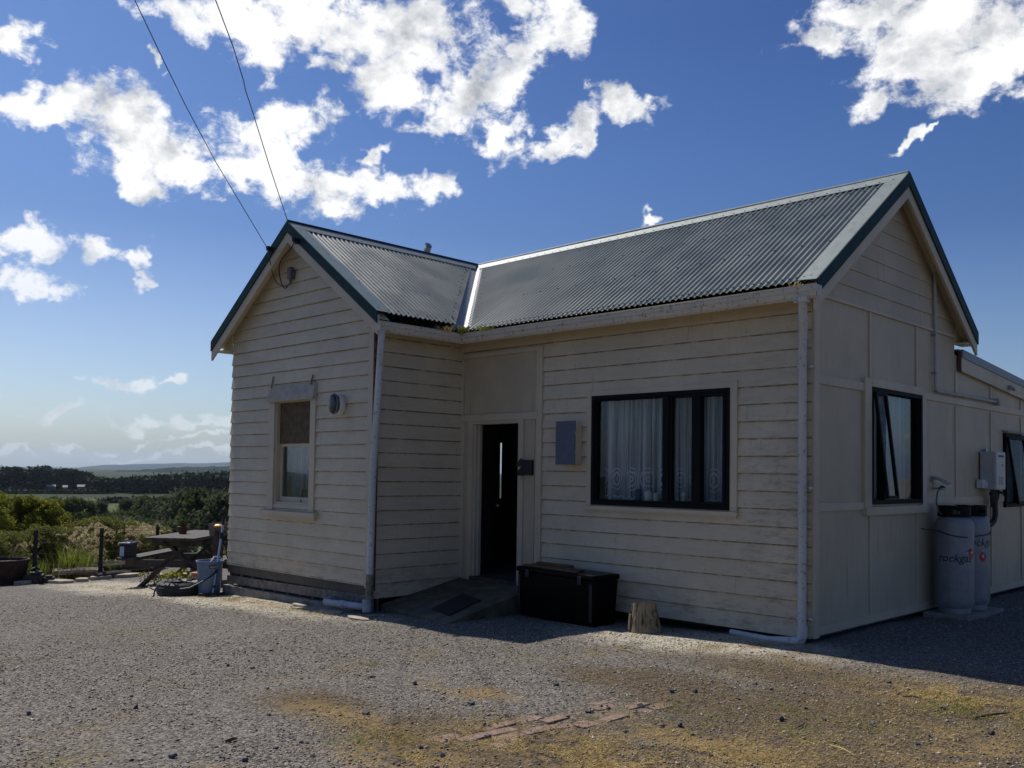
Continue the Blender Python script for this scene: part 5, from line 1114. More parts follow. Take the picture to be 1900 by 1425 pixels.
m = MB(); m.tube([(bk.x + .19 * math.cos(da + 1.5), bk.y + .19 * math.sin(da + 1.5), bz + .50), (bk.x + .13 * math.cos(da + 1.2), bk.y + .13 * math.sin(da + 1.2), bz + .56), (bk.x + .13 * math.cos(da + .2), bk.y + .13 * math.sin(da + .2), bz + .565), (bk.x + .19 * math.cos(da - .2), bk.y + .19 * math.sin(da - .2), bz + .50)], .008, 8); m.build('bin_handle', M['white'], be, smooth=True)
# broom handle with rubber blade
bp = ground_at(414, 1107); bp = Vector((-8.36, -1.72, on(-8.36, -1.72))); bt_ = Vector((-8.50, -1.50, bp.z + 1.12))
sq = empty('squeegee_broom', bp, 'pale blue squeegee broom leaning against the left corner of the cottage', 'broom')
m = MB(); m.tube([bp + Vector((0, 0, .03)), bp.lerp(bt_, .30)], .012, 10); m.tube([bp.lerp(bt_, .30), bp.lerp(bt_, .93)], .016, 10); m.build('handle', M['alu'], sq, smooth=True)
m = MB(); m.tube([bp.lerp(bt_, .90), bt_], .020, 10); m.tube([bp.lerp(bt_, .72), bp.lerp(bt_, .80)], .028, 10); m.tube([bp.lerp(bt_, .28), bp.lerp(bt_, .34)], .020, 10); m.tube([bp.lerp(bt_, .10), bp.lerp(bt_, .13)], .018, 10); m.build('grip', M['blackp'], sq, smooth=True)
m = MB(); m.bar(bp - IR * .19 + IU * .02, bp + IR * .17 + IU * .03, .03, .035); m.build('rubber_blade', M['blackp'], sq)
m = MB(); A = bp.lerp(bt_, .84); Bp = bp.lerp(bt_, .30)
m.tube([A, A + IR * .05 + IU * -.05, A + IR * .06 + IU * -.25, A + IR * .07 + IU * -.38, A + IR * .13 + IU * -.50, A + IR * .17 + IU * -.54], .009, 6)
m.tube([Bp + Vector((.02, 0, 0)), Bp - IR * .16 + IU * -.10 + Vector((.12, -.05, 0)), Bp - IR * .36 + IU * -.20 + Vector((.14, -.06, 0)), Bp - IR * .50 + IU * -.22 + Vector((.12, -.05, 0))], .011, 6); tag(m.build('hanging_cord', M['wire'], smooth=True), 'dark cord hanging beside the broom and across the blue grey bin', 'cord')
# stand with a yellow thing
sp = at(408, 15.6); sz = Hs(sp.x, sp.y); spt = empty('garden_post', (sp.x, sp.y, sz), 'dark square garden post with a small flat shelf behind the cottage corner', 'post')
m = MB(); m.box(sp.x - .06, sp.x + .06, sp.y - .06, sp.y + .06, sz, .50); m.build('post_shaft', M['rawdark'], spt); m = MB(); m.bar(Vector((sp.x, sp.y, .52)) - IR * .14, Vector((sp.x, sp.y, .54)) + IR * .14, .03, .2); m.build('shelf', M['raw'], spt)
m = MB(); q = Vector((sp.x, sp.y, .56)); m.lathe([(.03, q.z), (.07, q.z + .01), (.075, q.z + .03), (.05, q.z + .05), (.02, q.z + .055)], q.x, q.y, 14, .15); tag(m.build('yellow_dish', M['yellow'], smooth=True), 'bright yellow plastic dish on the garden post shelf', 'dish')
# drum planter
dq = ground_at(4, 1086); dx_, dy_ = dq.x - .35, dq.y + .12; dz = on(dx_, dy_) - .02
dr_ = empty('steel_planter', (dx_, dy_, dz), 'rusty dark cut down drum at the left edge of the yard', 'planter')
m = MB(); m.lathe([(.33, dz), (.34, dz + .02), (.395, dz + .42), (.41, dz + .43), (.41, dz + .455), (.39, dz + .455), (.37, dz + .40), (.0, dz + .40)], dx_, dy_, 36); m.build('drum_shell', M['rust'], dr_, smooth=True)
m = MB(); m.tube([(dx_ + .36 * math.cos(t_), dy_ + .36 * math.sin(t_), dz + .17) for t_ in np.linspace(0, 2 * PI, 37)], .012, 6, False); m.build('drum_rib', M['rust'], dr_, smooth=True)
# junk: an old engine block shape
jq = ground_at(64, 1083); jz = on(jq.x, jq.y) - .01; je = empty('scrap_engine', (jq.x, jq.y, jz), 'black greasy scrap engine beside the rusty planter', 'scrap engine')
JM = Matrix((IR.normalized(), Vector((-.9, .43, 0)).normalized(), IU)).transposed().to_4x4(); JM.translation = Vector((jq.x, jq.y, jz))
m = MB(); m.box(-.13, .13, 0, .26, .02, .17, JM); m.box(-.09, .09, .02, .22, .17, .22, JM); m.build('engine_block', M['rubber'], je, bevel=.012)
m = MB(); m.tube([JM @ Vector(p) for p in ((-.06, .1, .22), (-.06, .1, .27), (0, .1, .29), (.06, .1, .25))], .022, 8); m.tube([JM @ Vector(p) for p in ((-.13, .05, .10), (-.19, .05, .12))], .05, 10); m.build('manifold', M['rubber'], je, smooth=True)
m = MB(); m.box(.14, .30, .0, .22, .01, .12, JM); m.box(.16, .27, .02, .18, .12, .15, JM); m.build('gear_case', M['rawdark'], je, bevel=.01)
m = MB(); m.tube([JM @ Vector(p) for p in ((.02, -.01, .06), (.02, -.05, .06))], .045, 12); m.build('pulley', M['rawdark'], je, smooth=True)
# edging timbers and stones
M['sleeper'] = m_simple('backlit_timber', (.34, .265, .19), .85, 0, .4, 14, .5)  # timber colour lightened to carry the glow of backlit tops
tim = [((95, 1064), (176, 1060), .035, 'raw', 'thin pale pole lying on the back timbers'), ((160, 1068), (285, 1060), .035, 'raw', 'long thin pole on the timbers leading to the picnic bench'), ((110, 1078), (176, 1074), .035, 'raw', 'thin split rail just behind the pale slabs'), ((222, 1066), (300, 1058), .045, 'rawdark', 'dark timber under the left bench of the picnic table'), ((34, 1078), (60, 1074), .045, 'wax', 'yellowish short board beside the drum planter'), ((30, 1066), (88, 1064), .055, 'rust', 'rusty red steel strip behind the drum planter'), ((30, 1072), (52, 1070), .05, 'raw', 'short grey timber stub right of the drum planter'), ((88, 1068), (182, 1062), .05, 'raw', 'long weathered timber at the back of the edging left of the fence post'), ((100, 1072), (150, 1070), .05, 'rawdark', 'dark timber in the middle of the edging behind the pale slabs'),
       ((150, 1071), (226, 1064), .05, 'raw', 'grey timber of the edging passing in front of the right fence post'), ((100, 1076), (190, 1073), .06, 'raw', 'split pale timber nearest the pale slabs'), ((185, 1070), (270, 1063), .05, 'rawdark', 'dark timber running under the picnic bench'), ((178, 1076), (240, 1069), .045, 'rawdark', 'dark log in front of the grey timber by the bench'),
       ((60, 1061), (180, 1058), .06, 'rawdark', 'dark sleeper furthest back along the fence'), ((180, 1061), (262, 1059), .05, 'raw', 'grey sleeper furthest back behind the picnic bench')]
for (A_, B_, r_, mt, lab) in tim:
    A, B = ground_at(*A_), ground_at(*B_); lf_ = .02 + .05 * (tim.index((A_, B_, r_, mt, lab)) % 3); A.z = Hs(A.x, A.y) + r_ + lf_; B.z = Hs(B.x, B.y) + r_ + lf_
    mm_ = A.lerp(B, .5) + Vector((0, 0, .012)); m = MB(); r_ *= 1.5; m.tube([A, A.lerp(mm_, .5) + Vector((.02, 0, 0)), mm_, mm_.lerp(B, .5) + Vector((-.02, 0, -.01)), B], [r_ * .9, r_, r_ * 1.05, r_, r_ * .8], 7); tag(m.build('edging_timber', M['sleeper'] if mt == 'raw' else M[mt]), lab, 'timber')
sl = [((88, 1081), (135, 1081), .16, 'large pale slab at the left end of the stone edging'), ((140, 1079), (165, 1078), .13, 'flat pale slab second from the left in the edging'), ((168, 1077), (205, 1073), .12, 'pale slab in the middle of the stone edging'), ((206, 1073), (262, 1069), .13, 'long pale slab left of the picnic table leg'), ((280, 1071), (316, 1069), .13, 'pale slab under the picnic table between its legs'), ((318, 1069), (352, 1068), .12, 'pale slab under the table behind the tyre'), ((24, 1086), (66, 1082), .07, 'thin pale slab pointing at the drum planter')]
for (A_, B_, w, lab) in sl:
    A, B = ground_at(*A_), ground_at(*B_); D_ = (B - A); D_.z = 0; L = D_.length; D_.normalize(); N_ = Vector((-D_.y, D_.x, 0)); zz = on(A.x, A.y) - .02; rr = random.Random(int(A_[0])); m = MB()
    c_ = A + D_ * L / 2; m.extrude([(c_.x + D_.x * L * .5 * math.cos(t_) * rr.uniform(.88, 1.08) + N_.x * w * math.sin(t_) * rr.uniform(.8, 1.2), c_.y + D_.y * L * .5 * math.cos(t_) * rr.uniform(.88, 1.08) + N_.y * w * math.sin(t_) * rr.uniform(.8, 1.2), zz) for t_ in np.linspace(0, 2 * PI, 13)[:-1]], (0, 0, .085)); tag(m.build('edging_stone', M['stone'], bevel=.012), lab, 'stone slab')
# flower pot
fq = at(380, 15.1); fz = Hs(fq.x, fq.y); fe = empty('flower_pot', (fq.x, fq.y, fz), 'orange terracotta flower pot behind the blue grey bin', 'flower pot')
m = MB(); m.lathe([(.10, fz), (.14, fz + .24), (.155, fz + .24), (.155, fz + .28), (.12, fz + .28)], fq.x, fq.y, 20); m.build('pot', M['terracotta'], fe, smooth=True)

# ------------------------------------------------------------------ foliage
def leaf_mesh(name, blobs, n, size, mat, seed=0, droop=0, shell=.55, elong=1.6):
    r = np.random.default_rng(seed); w = np.array([bb[3] * bb[4] * bb[5] for bb in blobs]) ** .75; w /= w.sum(); k = r.choice(len(blobs), n, p=w); Bb = np.array(blobs)[k]
    v = r.normal(0, 1, (n, 3)); v /= np.linalg.norm(v, axis=1)[:, None]; rad = (shell + (1 - shell) * r.random(n)) ** 1.0 * np.where(r.random(n) < .12, 1.12, 1)
    P_ = Bb[:, :3] + v * rad[:, None] * Bb[:, 3:6] + r.normal(0, size * .6, (n, 3))
    u = r.normal(0, 1, (n, 3)); u[:, 2] -= droop; u /= np.linalg.norm(u, axis=1)[:, None]; q = np.cross(u, r.normal(0, 1, (n, 3))); q /= np.linalg.norm(q, axis=1)[:, None]
    s_ = size * r.uniform(.55, 1.3, (n, 1)); U = u * s_ * elong * .5; Q = q * s_ * .5
    V = np.stack([P_ - U, P_ + Q * .9 - U * .1, P_ + U, P_ - Q * .9 - U * .1], 1).reshape(-1, 3)
    return fast_mesh(name, V, np.arange(n * 4).reshape(n, 4), mat)
def rblobs(rr, n, H_, R_, base, sq=.8, cr=.42):
    out_ = []
    for i in range(n):
        an, t_ = rr.uniform(0, 6.283), rr.random(); z = base + (H_ - base) * (t_ ** .8); lim = R_ * math.sqrt(max(.06, 1 - ((z - base) / (H_ - base) - .35) ** 2 / .55)); rad = lim * math.sqrt(rr.random()) * .85; s_ = R_ * cr * rr.uniform(.6, 1.15)
        out_.append((rad * math.cos(an), rad * math.sin(an), min(z, H_ - s_ * .5), s_, s_, s_ * sq))
    return out_
def make_plant(name, H_, R_, base, nb, nl, size, mat, seed, trunk=.08, cr=.42, droop=0, shell=.5):
    rr = random.Random(seed); bl = rblobs(rr, nb, H_, R_, base, cr=cr)
    root = bpy.data.objects.new(name, None); C.objects.link(root); WP[root.name] = Vector((0, 0, 0))
    cr_ = bpy.data.objects.new('crown', leaf_mesh('crown', bl, nl, size, mat, seed, droop, shell)); C.objects.link(cr_); cr_.parent = root
    m = MB(); top = Vector((rr.uniform(-.1, .1) * R_, rr.uniform(-.1, .1) * R_, H_ * .75)); m.tube([(0, 0, -.4), (top.x * .3, top.y * .3, H_ * .3), (top.x * .6, top.y, H_ * .55), top], [trunk, trunk * .8, trunk * .5, trunk * .15], 7)
    for bb in bl[:12]:
        z0 = rr.uniform(.15, .6) * min(bb[2], H_ * .7); A = Vector((top.x * z0 / H_, top.y * z0 / H_, z0)); m.tube([A, A.lerp(Vector(bb[:3]), .5) + Vector((0, 0, .04 * H_)), Vector(bb[:3])], [trunk * .5, trunk * .3, trunk * .12], 5)
    tr = m.build('trunk', M['bark']); tr.parent = root
    return root
def put(root, x, y, z, rot, sc, label, cat, group=None, used=[]):
    key = root.name
    if key in used: o = copy_tree(root)
    else: o = root; used.append(key)
    o.location = (x, y, z); o.rotation_euler = (0, 0, rot); o.scale = sc if hasattr(sc, '__len__') else (sc, sc, sc); return tag(o, label, cat, group)
# near shrubs on the bank
shA = make_plant('leafy_shrub', 2.6, 1.0, .3, 30, 11000, .052, M['leaf_shrub'], 1, .05, .30, shell=.35)
shB = make_plant('leafy_shrub', 2.0, 1.1, .2, 26, 9500, .048, M['leaf_mix'], 2, .04, .30, shell=.35)
sh = [(-30, 21.5, 908, 0, 'dense yellow green shrub at the very left edge beyond the fence'), (28, 23.0, 914, 0, 'tall yellow green shrub left of the left fence post'), (62, 22.5, 915, 0, 'tallest yellow green shrub directly behind the left fence post'), (92, 23.5, 922, 0, 'rounded yellow green shrub right of the left fence post'), (118, 24.0, 945, 0, 'lower yellow green shrub at the right end of the tall row'),
      (8, 19.8, 975, 1, 'low olive shrub in front of the tall row at the left edge'), (48, 20.3, 975, 1, 'low olive shrub in front of the tall row near the left post'), (88, 20.6, 965, 1, 'low olive shrub between the two fence posts on the left'), (122, 21.0, 970, 1, 'olive shrub midway between the two fence posts'), (150, 23.0, 957, 1, 'olive shrub behind the left clump of plumed grass'), (186, 24.5, 952, 0, 'yellow green shrub behind the right fence post'), (215, 22.0, 955, 1, 'olive shrub right of the right fence post'), (240, 24.0, 960, 0, 'yellow green shrub left of the picnic table'), (272, 21.5, 985, 1, 'olive shrub behind the picnic bench'), (300, 24.0, 972, 1, 'olive shrub seen above the picnic table top'), (404, 22.5, 1000, 1, 'small shrub glimpsed between the garden post and the table')]
used_labels = []
for i, (px, D_, hh, k, lab) in enumerate(sh):
    p = at(px, D_); z = Hs(p.x, p.y) - .1; base_h = (2.6, 2.0)[k]; hh = max(.5, ztop(px, hh, D_) - z)
    s_ = hh / base_h; put((shA, shB)[k], p.x, p.y, z, i * 1.3, (s_ * .95, s_ * .95, s_), lab, 'shrub', 'shrubs on the bank beyond the fence')
# plumed grasses
def plume_grass(name, H_, seed, n=46, lean=(.5, .3)):
    rr = random.Random(seed); root = bpy.data.objects.new(name, None); C.objects.link(root); WP[root.name] = Vector((0, 0, 0)); m = MB(); pl = []
    for i in range(n):
        an = rr.uniform(0, 6.283); L = H_ * rr.uniform(.6, 1.05); sp_ = rr.uniform(.05, .35); dx, dy = math.cos(an) * sp_ * L + lean[0] * L * .35, math.sin(an) * sp_ * L + lean[1] * L * .35; b0 = Vector((rr.gauss(0, .08), rr.gauss(0, .08), 0)); pts = [b0 + Vector((dx * t_ * t_, dy * t_ * t_, L * (t_ - .12 * t_ ** 3))) for t_ in (0, .3, .6, .85, 1)]
        m.tube(pts, [.004, .004, .003, .002, .001], 3, False)
        tip = pts[-1]; dv = (pts[-1] - pts[-2]).normalized()
        for k in range(26): pl.append((tip + dv * (k * .012 - .12) + Vector((rr.gauss(0, .018), rr.gauss(0, .018), rr.gauss(0, .015) - .0004 * k * k)), dv))
    st = m.build('stems', M['reed']); st.parent = root
    r = np.random.default_rng(seed); P_ = np.array([p[0][:] for p in pl]); n_ = len(P_); u = np.array([p[1][:] for p in pl]) + r.normal(0, .5, (n_, 3)); u[:, 2] -= .25; u /= np.linalg.norm(u, axis=1)[:, None]; q = np.cross(u, r.normal(0, 1, (n_, 3))); q /= np.linalg.norm(q, axis=1)[:, None]; U = u * .035; Q = q * .007
    V = np.stack([P_ - U, P_ + Q, P_ + U, P_ - Q], 1).reshape(-1, 3); o = bpy.data.objects.new('plumes', fast_mesh('plumes', V, np.arange(n_ * 4).reshape(n_, 4), M['plume'])); C.objects.link(o); o.parent = root
    m = MB()
    for i in range(90):
        an = rr.uniform(0, 6.283); L = H_ * rr.uniform(.35, .7); w = .006; dx, dy = math.cos(an) * L * .5, math.sin(an) * L * .5; b0 = Vector((rr.gauss(0, .1), rr.gauss(0, .1), 0)); s_ = Vector((-math.sin(an) * w, math.cos(an) * w, 0)); pts = [b0 + Vector((dx * t_ * t_, dy * t_ * t_, L * (t_ - .35 * t_ ** 3))) for t_ in (0, .35, .7, 1)]
        for j in range(3): m.quad(pts[j] - s_, pts[j] + s_, pts[j + 1] + s_ * (.8 - .25 * j), pts[j + 1] - s_ * (.8 - .25 * j))
    lf = m.build('blades', M['reed']); lf.parent = root
    return root
pgA = plume_grass('plumed_grass', 1.7, 5, 60)
for i, (px, D_, s_, lab) in enumerate(((150, 20.5, 968, 'tall clump of buff plumed grass left of the right fence post'), (172, 21.3, 956, 'buff plumed grass leaning over the right fence post'), (132, 21.0, 985, 'plumed grass clump between the two fence posts'), (235, 21.5, 962, 'buff plumed grass left of the picnic table top'), (258, 22.0, 958, 'drooping buff plumed grass just left of the table top'), (112, 22.4, 962, 'plumed grass at the right end of the tall yellow green shrubs'), (208, 23.0, 950, 'tall plumed grass between the right fence post and the bench'), (282, 22.6, 968, 'plumed grass rising just behind the table top'), (20, 19.7, 990, 'thin plumed grass at the left edge near the planter'), (62, 19.8, 985, 'thin plumed grass beside the left fence post'), (196, 20.3, 1000, 'short plumed grass just right of the right fence post'))):
    p = at(px, D_); s_ = (ztop(px, s_, D_) - Hs(p.x, p.y)) / 1.55; put(pgA, p.x, p.y, Hs(p.x, p.y) - .05, i * .4 - 1, s_, lab, 'ornamental grass', 'plumed grasses beyond the fence')
def reeds(name, seed, H_=.55, n=230):
    rr = random.Random(seed); m = MB()
    for i in range(n):
        an = rr.uniform(0, 6.283); L = H_ * rr.uniform(.6, 1.1); w = .0045; dx, dy = math.cos(an) * L * .45 + .05, math.sin(an) * L * .3; b0 = Vector((rr.gauss(0, .09), rr.gauss(0, .09), 0)); s_ = Vector((-math.sin(an) * w, math.cos(an) * w, 0)); pts = [b0 + Vector((dx * t_ * t_, dy * t_ * t_, L * t_)) for t_ in (0, .5, 1)]
        for j in range(2): m.quad(pts[j] - s_, pts[j] + s_, pts[j + 1] + s_ * (.7 - .6 * j), pts[j + 1] - s_ * (.7 - .6 * j))
    return m.build(name, M['reed'])
rd = reeds('green_reeds', 3); first = True
for i, (px, D_, s_, lab) in enumerate(((30, 19.6, 1.0, 'bright green reed clump right of the drum planter'), (46, 19.4, .9, 'green reed clump left of the left fence post'), (82, 18.9, .8, 'small green reed clump just right of the left fence post'), (133, 19.3, 1.3, 'largest green reed clump between the fence posts'), (150, 19.6, 1.1, 'green reed clump left of the right fence post'), (205, 19.6, .6, 'short green reeds right of the right fence post'), (218, 19.7, .55, 'short green reeds at the left end of the bench'))):
    o = rd if first else copy_tree(rd); first = False; p = at(px, D_); o.location = (p.x, p.y, Hs(p.x, p.y) - .03); o.rotation_euler = (0, 0, i); o.scale = (s_, s_, s_); tag(o, lab, 'reeds', 'green reed clumps by the fence')
yf = MB(); rr = random.Random(8); p0_ = at(322, 16.6)
mm_ = leaf_mesh('low_flowers', [(p0_.x + IR.x * t_, p0_.y + IR.y * t_, Hs(p0_.x, p0_.y) + .10 + .05 * math.sin(t_ * 9), .16, .16, .14) for t_ in np.linspace(-.35, .30, 6)], 420, .04, m_leaf('yellow_flower_leaves', (.10, .16, .015), (.26, .28, .02), (.55, .45, .04), .4, 6), 4); o = bpy.data.objects.new('garden_flowers', mm_); C.objects.link(o); tag(o, 'low yellow green flowering plants seen under the picnic table', 'flowering plants', kind='stuff')
# wire fence
fe = empty('wire_fence', at(130, 18.6, -.72), 'dark post and wire fence along the edge of the yard', 'fence')
M['post'] = m_simple('black_old_post', (.018, .015, .013), .9, 0, .3, 14, .4)
fp = [at(px, D_) for px, D_ in ((-190, 18.9), (-60, 18.8), (70, 18.7), (192, 18.9), (295, 19.3), (385, 19.9), (470, 20.6))]
m0 = None
for k, p in enumerate(fp):
    z = Hs(p.x, p.y); m = MB(); m.tube([(p.x, p.y, z - .1), (p.x + .01, p.y, z + .45), (p.x, p.y + .01, z + .94)], [.042, .038, .036], 8); m.build('fence_post', M['post'], fe)
for h in (.15, .33, .52, .72, .90):
    m = MB(); pts = []
    for k in range(len(fp) - 1):
        A, B = fp[k], fp[k + 1]
        for q in range(4): t_ = q / 4; s_ = A.lerp(B, t_); pts.append((s_.x, s_.y, Hs(A.x, A.y) * (1 - t_) + Hs(B.x, B.y) * t_ + h - .03 * math.sin(PI * t_)))
    m.tube(pts, .0024, 4, False); m.build('fence_wire', M['raw'], fe)

# trees on the flats this side of the far fields
mtA = make_plant('willow_tree', 8, 3.6, 1.8, 26, 3400, .34, M['leaf_mid'], 11, .22, .30, .5, .45)
mtB = make_plant('willow_tree', 8, 3.8, 1.6, 24, 3000, .36, M['leaf_grey'], 12, .25, .32, .3, .45)
mt = [(100, 150, 914, 0, 'dark round tree beyond the tall yellow shrubs'), (128, 140, 916, 0, 'green tree left of the middle of the valley'), (158, 150, 918, 0, 'green tree with its crown against the pale field'), (188, 155, 922, 1, 'grey green tree right of the pale field gap'), (215, 125, 940, 0, 'small dark tree beside the pale grass gap'), (243, 150, 918, 1, 'open grey green tree with visible bare stems'), (266, 145, 914, 0, 'dark tree right of the open stemmed tree'), (292, 130, 924, 1, 'spreading grey green tree in the valley centre'),
      (318, 140, 916, 0, 'tree behind the table plant pot'), (340, 105, 908, 1, 'tall pale crowned tree above the plant pot'), (366, 125, 918, 0, 'dark tree left of the tall tree by the house corner'), (386, 98, 906, 0, 'fresh green tree left of the cottage corner'), (412, 90, 912, 1, 'large grey green tree at the cottage corner'), (436, 95, 905, 0, 'fresh green tree half hidden by the cottage corner'), (312, 88, 958, 1, 'low tree left of the plant pot'), (272, 92, 955, 0, 'low dark tree above the plumed grass'), (232, 100, 948, 1, 'low grey green bush tree near the pale grass'), (190, 92, 962, 0, 'low dark tree behind the right fence post'), (470, 80, 930, 1, 'tree hidden behind the cottage corner'), (60, 130, 930, 0, 'dark tree behind the left yellow shrubs'), (20, 140, 915, 1, 'grey green tree behind the leftmost shrubs')]
for i, (px, D_, hh, k, lab) in enumerate(mt):
    p = at(px, D_); q = abs((p.x - RIV.x) * -RIVD.y + (p.y - RIV.y) * RIVD.x); s_ = max(1.5, ztop(px, hh + 4, D_) - Hs(p.x, p.y)) / 8
    put((mtA, mtB)[k], p.x, p.y, Hs(p.x, p.y) - .1, i * 2.1, (s_ * .88, s_ * .88, s_), lab, 'tree', 'trees on the river flats')
# bare dead tree
m = MB(); p = at(244, 118); rr = random.Random(12); z = Hs(p.x, p.y)
def branch(A, dv, L, r_, dep):
    B = A + dv * L; m.tube([A, A.lerp(B, .5) + Vector((rr.gauss(0, .05), rr.gauss(0, .05), 0)) * L, B], [r_, r_ * .8, r_ * .55], 5)
    if dep:
        for _ in range(3): branch(A.lerp(B, rr.uniform(.5, 1)), (dv + Vector((rr.gauss(0, .5), rr.gauss(0, .5), rr.gauss(.1, .2)))).normalized(), L * .62, r_ * .5, dep - 1)
branch(Vector((p.x, p.y, z)), Vector((0, 0, 1)), 2.2, .14, 4); tag(m.build('bare_tree', m_simple('pale_dead_wood', (.20, .16, .10), .9)), 'bare leafless tree standing in the pale grass gap', 'tree')

# far shelter belts
ftA = make_plant('far_conifer', 12, 5.0, 1.0, 22, 1100, 1.1, M['leaf_far'], 21, .4, .34, 0, .5); ftB = make_plant('far_broadleaf', 9, 5.2, .6, 20, 1000, 1.1, M['leaf_far2'], 22, .35, .36, 0, .5); ftC = make_plant('far_poplar', 11, 2.6, .6, 14, 700, .9, M['leaf_far2'], 23, .3, .40, 0, .5)
rr = random.Random(77); far = []
def crest(px): return float(np.interp(px, [-150, 0, 14, 25, 40, 55, 62, 75, 88, 100, 120, 140, 165, 180, 200, 215, 260, 300, 350, 400, 440, 700], [876, 880, 868, 867, 869, 880, 879, 867, 866, 873, 871, 874, 878, 886, 885, 888, 884, 882, 880, 879, 878, 878]))
px = -150
while px < 560: far.append((px + rr.uniform(-2, 2), rr.uniform(470, 500) if px < 175 else rr.uniform(400, 440), 0 if px < 175 else rr.choice((1, 1, 0)))); px += 7.5
px = -140
while px < 560: far.append((px + rr.uniform(-3, 3), rr.uniform(520, 600), rr.choice((0, 1, 2)))); px += 10
for i, (px, D_, k) in enumerate(far):
    p = at(px, D_); g_ = Hs(p.x, p.y); hgt = max(4.0, 1.5 + (hor(px) - (crest(px) + rr.uniform(-1.5, 2.5) + (1 if D_ > 510 else 0))) / FPX * D_ - g_)
    if k == 3: hgt = rr.uniform(3.8, 5.6); k = 1
    base_h = (12, 9, 11)[k]; s_ = hgt / base_h; w = s_ * rr.uniform(.9, 1.3) if k < 2 else s_
    lab = ('dark conifer in the shelter belt across the fields', 'dark broadleaf tree in the shelter belt across the fields', 'narrow poplar in the shelter belt across the fields')[k]
    put((ftA, ftB, ftC)[k], p.x, p.y, g_ - .2, rr.uniform(0, 6), (w * 1.1, w * 1.1, s_), lab, 'tree', 'shelter belt trees across the fields')
# hedge line in the fields and distant sheds
for (px0, px1, D_, H_, lab) in ((195, 330, 300, 1.1, 'low dark hedge across the pale field'), (-60, 200, 395, 1.3, 'low dark hedge at the foot of the left shelter belt')):
    A, B = at(px0, D_), at(px1, D_ * 1.02); bl = [(A.lerp(B, t_).x, A.lerp(B, t_).y, Hs(A.lerp(B, t_).x, A.lerp(B, t_).y) + H_ * .4, 2.2, 2.2, H_ * .6) for t_ in np.linspace(0, 1, 60)]
    o = bpy.data.objects.new('field_hedge', leaf_mesh('field_hedge', bl, 3000, .6, M['leaf_far2'], 6)); C.objects.link(o); tag(o, lab, 'hedge')
for (px0, px1, D_, h, lab) in ((145, 172, 455, 1.7, 'long low pale roofed farm shed at the foot of the trees'), (88, 104, 462, 1.5, 'small pale farm building left of the long shed'), (118, 126, 460, 1.3, 'tiny white shed between the two farm buildings')):
    A, B = at(px0, D_), at(px1, D_); z = Hs(A.x, A.y); ux_ = (B - A); ux_.z = 0; L = ux_.length; ux_.normalize(); vy = Vector((-ux_.y, ux_.x, 0)); SM = Matrix((ux_, vy, IU)).transposed().to_4x4(); SM.translation = Vector((A.x, A.y, z))
    e = empty('farm_shed', (A.x, A.y, z), lab, 'shed'); m = MB(); m.box(0, L, 0, 5, -.2, h, SM); m.build('wall', m_simple('shed_wall', (.10, .11, .11), .8) if 'long' in lab else M['concrete'], e)
    m = MB(); m.extrude([SM @ Vector((-.2, -.3, h)), SM @ Vector((-.2, 2.5, h + .9)), SM @ Vector((-.2, 5.3, h)), SM @ Vector((-.2, 2.5, h + .75))], ux_ * (L + .4)); m.build('roof', M['concrete'], e)

# ------------------------------------------------------------------ sky with clouds
W = NT('World', world=True); bpy.context.scene.world = W.m
SX, SY = .77, -.055                                   # shadow travel per metre of height
sun_dir = Vector((-SX, -SY, 1)).normalized(); el = math.asin(sun_dir.z); azm = math.atan2(sun_dir.x, sun_dir.y)
sky = W.n('ShaderNodeTexSky', sky_type='NISHITA'); sky.sun_disc = False; sky.sun_elevation = el; sky.sun_rotation = azm; sky.altitude = 50; sky.air_density = 1.0; sky.dust_density = 2.0; sky.ozone_density = 2.2
dirv = W.n('ShaderNodeTexCoord').outputs['Generated']; sp3 = W.n('ShaderNodeSeparateXYZ'); W.put(sp3.inputs[0], dirv)
az_n = W.math('ARCTAN2', sp3.outputs['X'], sp3.outputs['Y']); el_n = W.math('ARCSINE', sp3.outputs['Z'])
wa = W.noise(dirv, 15, 4, .6); wb = W.noise(W.mapping(dirv, loc=(3.1, 1.7, 5.3)), 15, 4, .6)
cv = W.n('ShaderNodeCombineXYZ', {'X': W.math('ADD', az_n, W.math('MULTIPLY', W.math('SUBTRACT', wa, .5), .13)), 'Y': W.math('ADD', el_n, W.math('MULTIPLY', W.math('SUBTRACT', wb, .5), .075)), 'Z': 1.0}).outputs[0]
def azel(px, py):
    v = FW * FPX + RT * (px - 950) - UP * (py - PY); v.normalize(); return np.array([math.atan2(v.x, v.y), math.asin(v.z)])
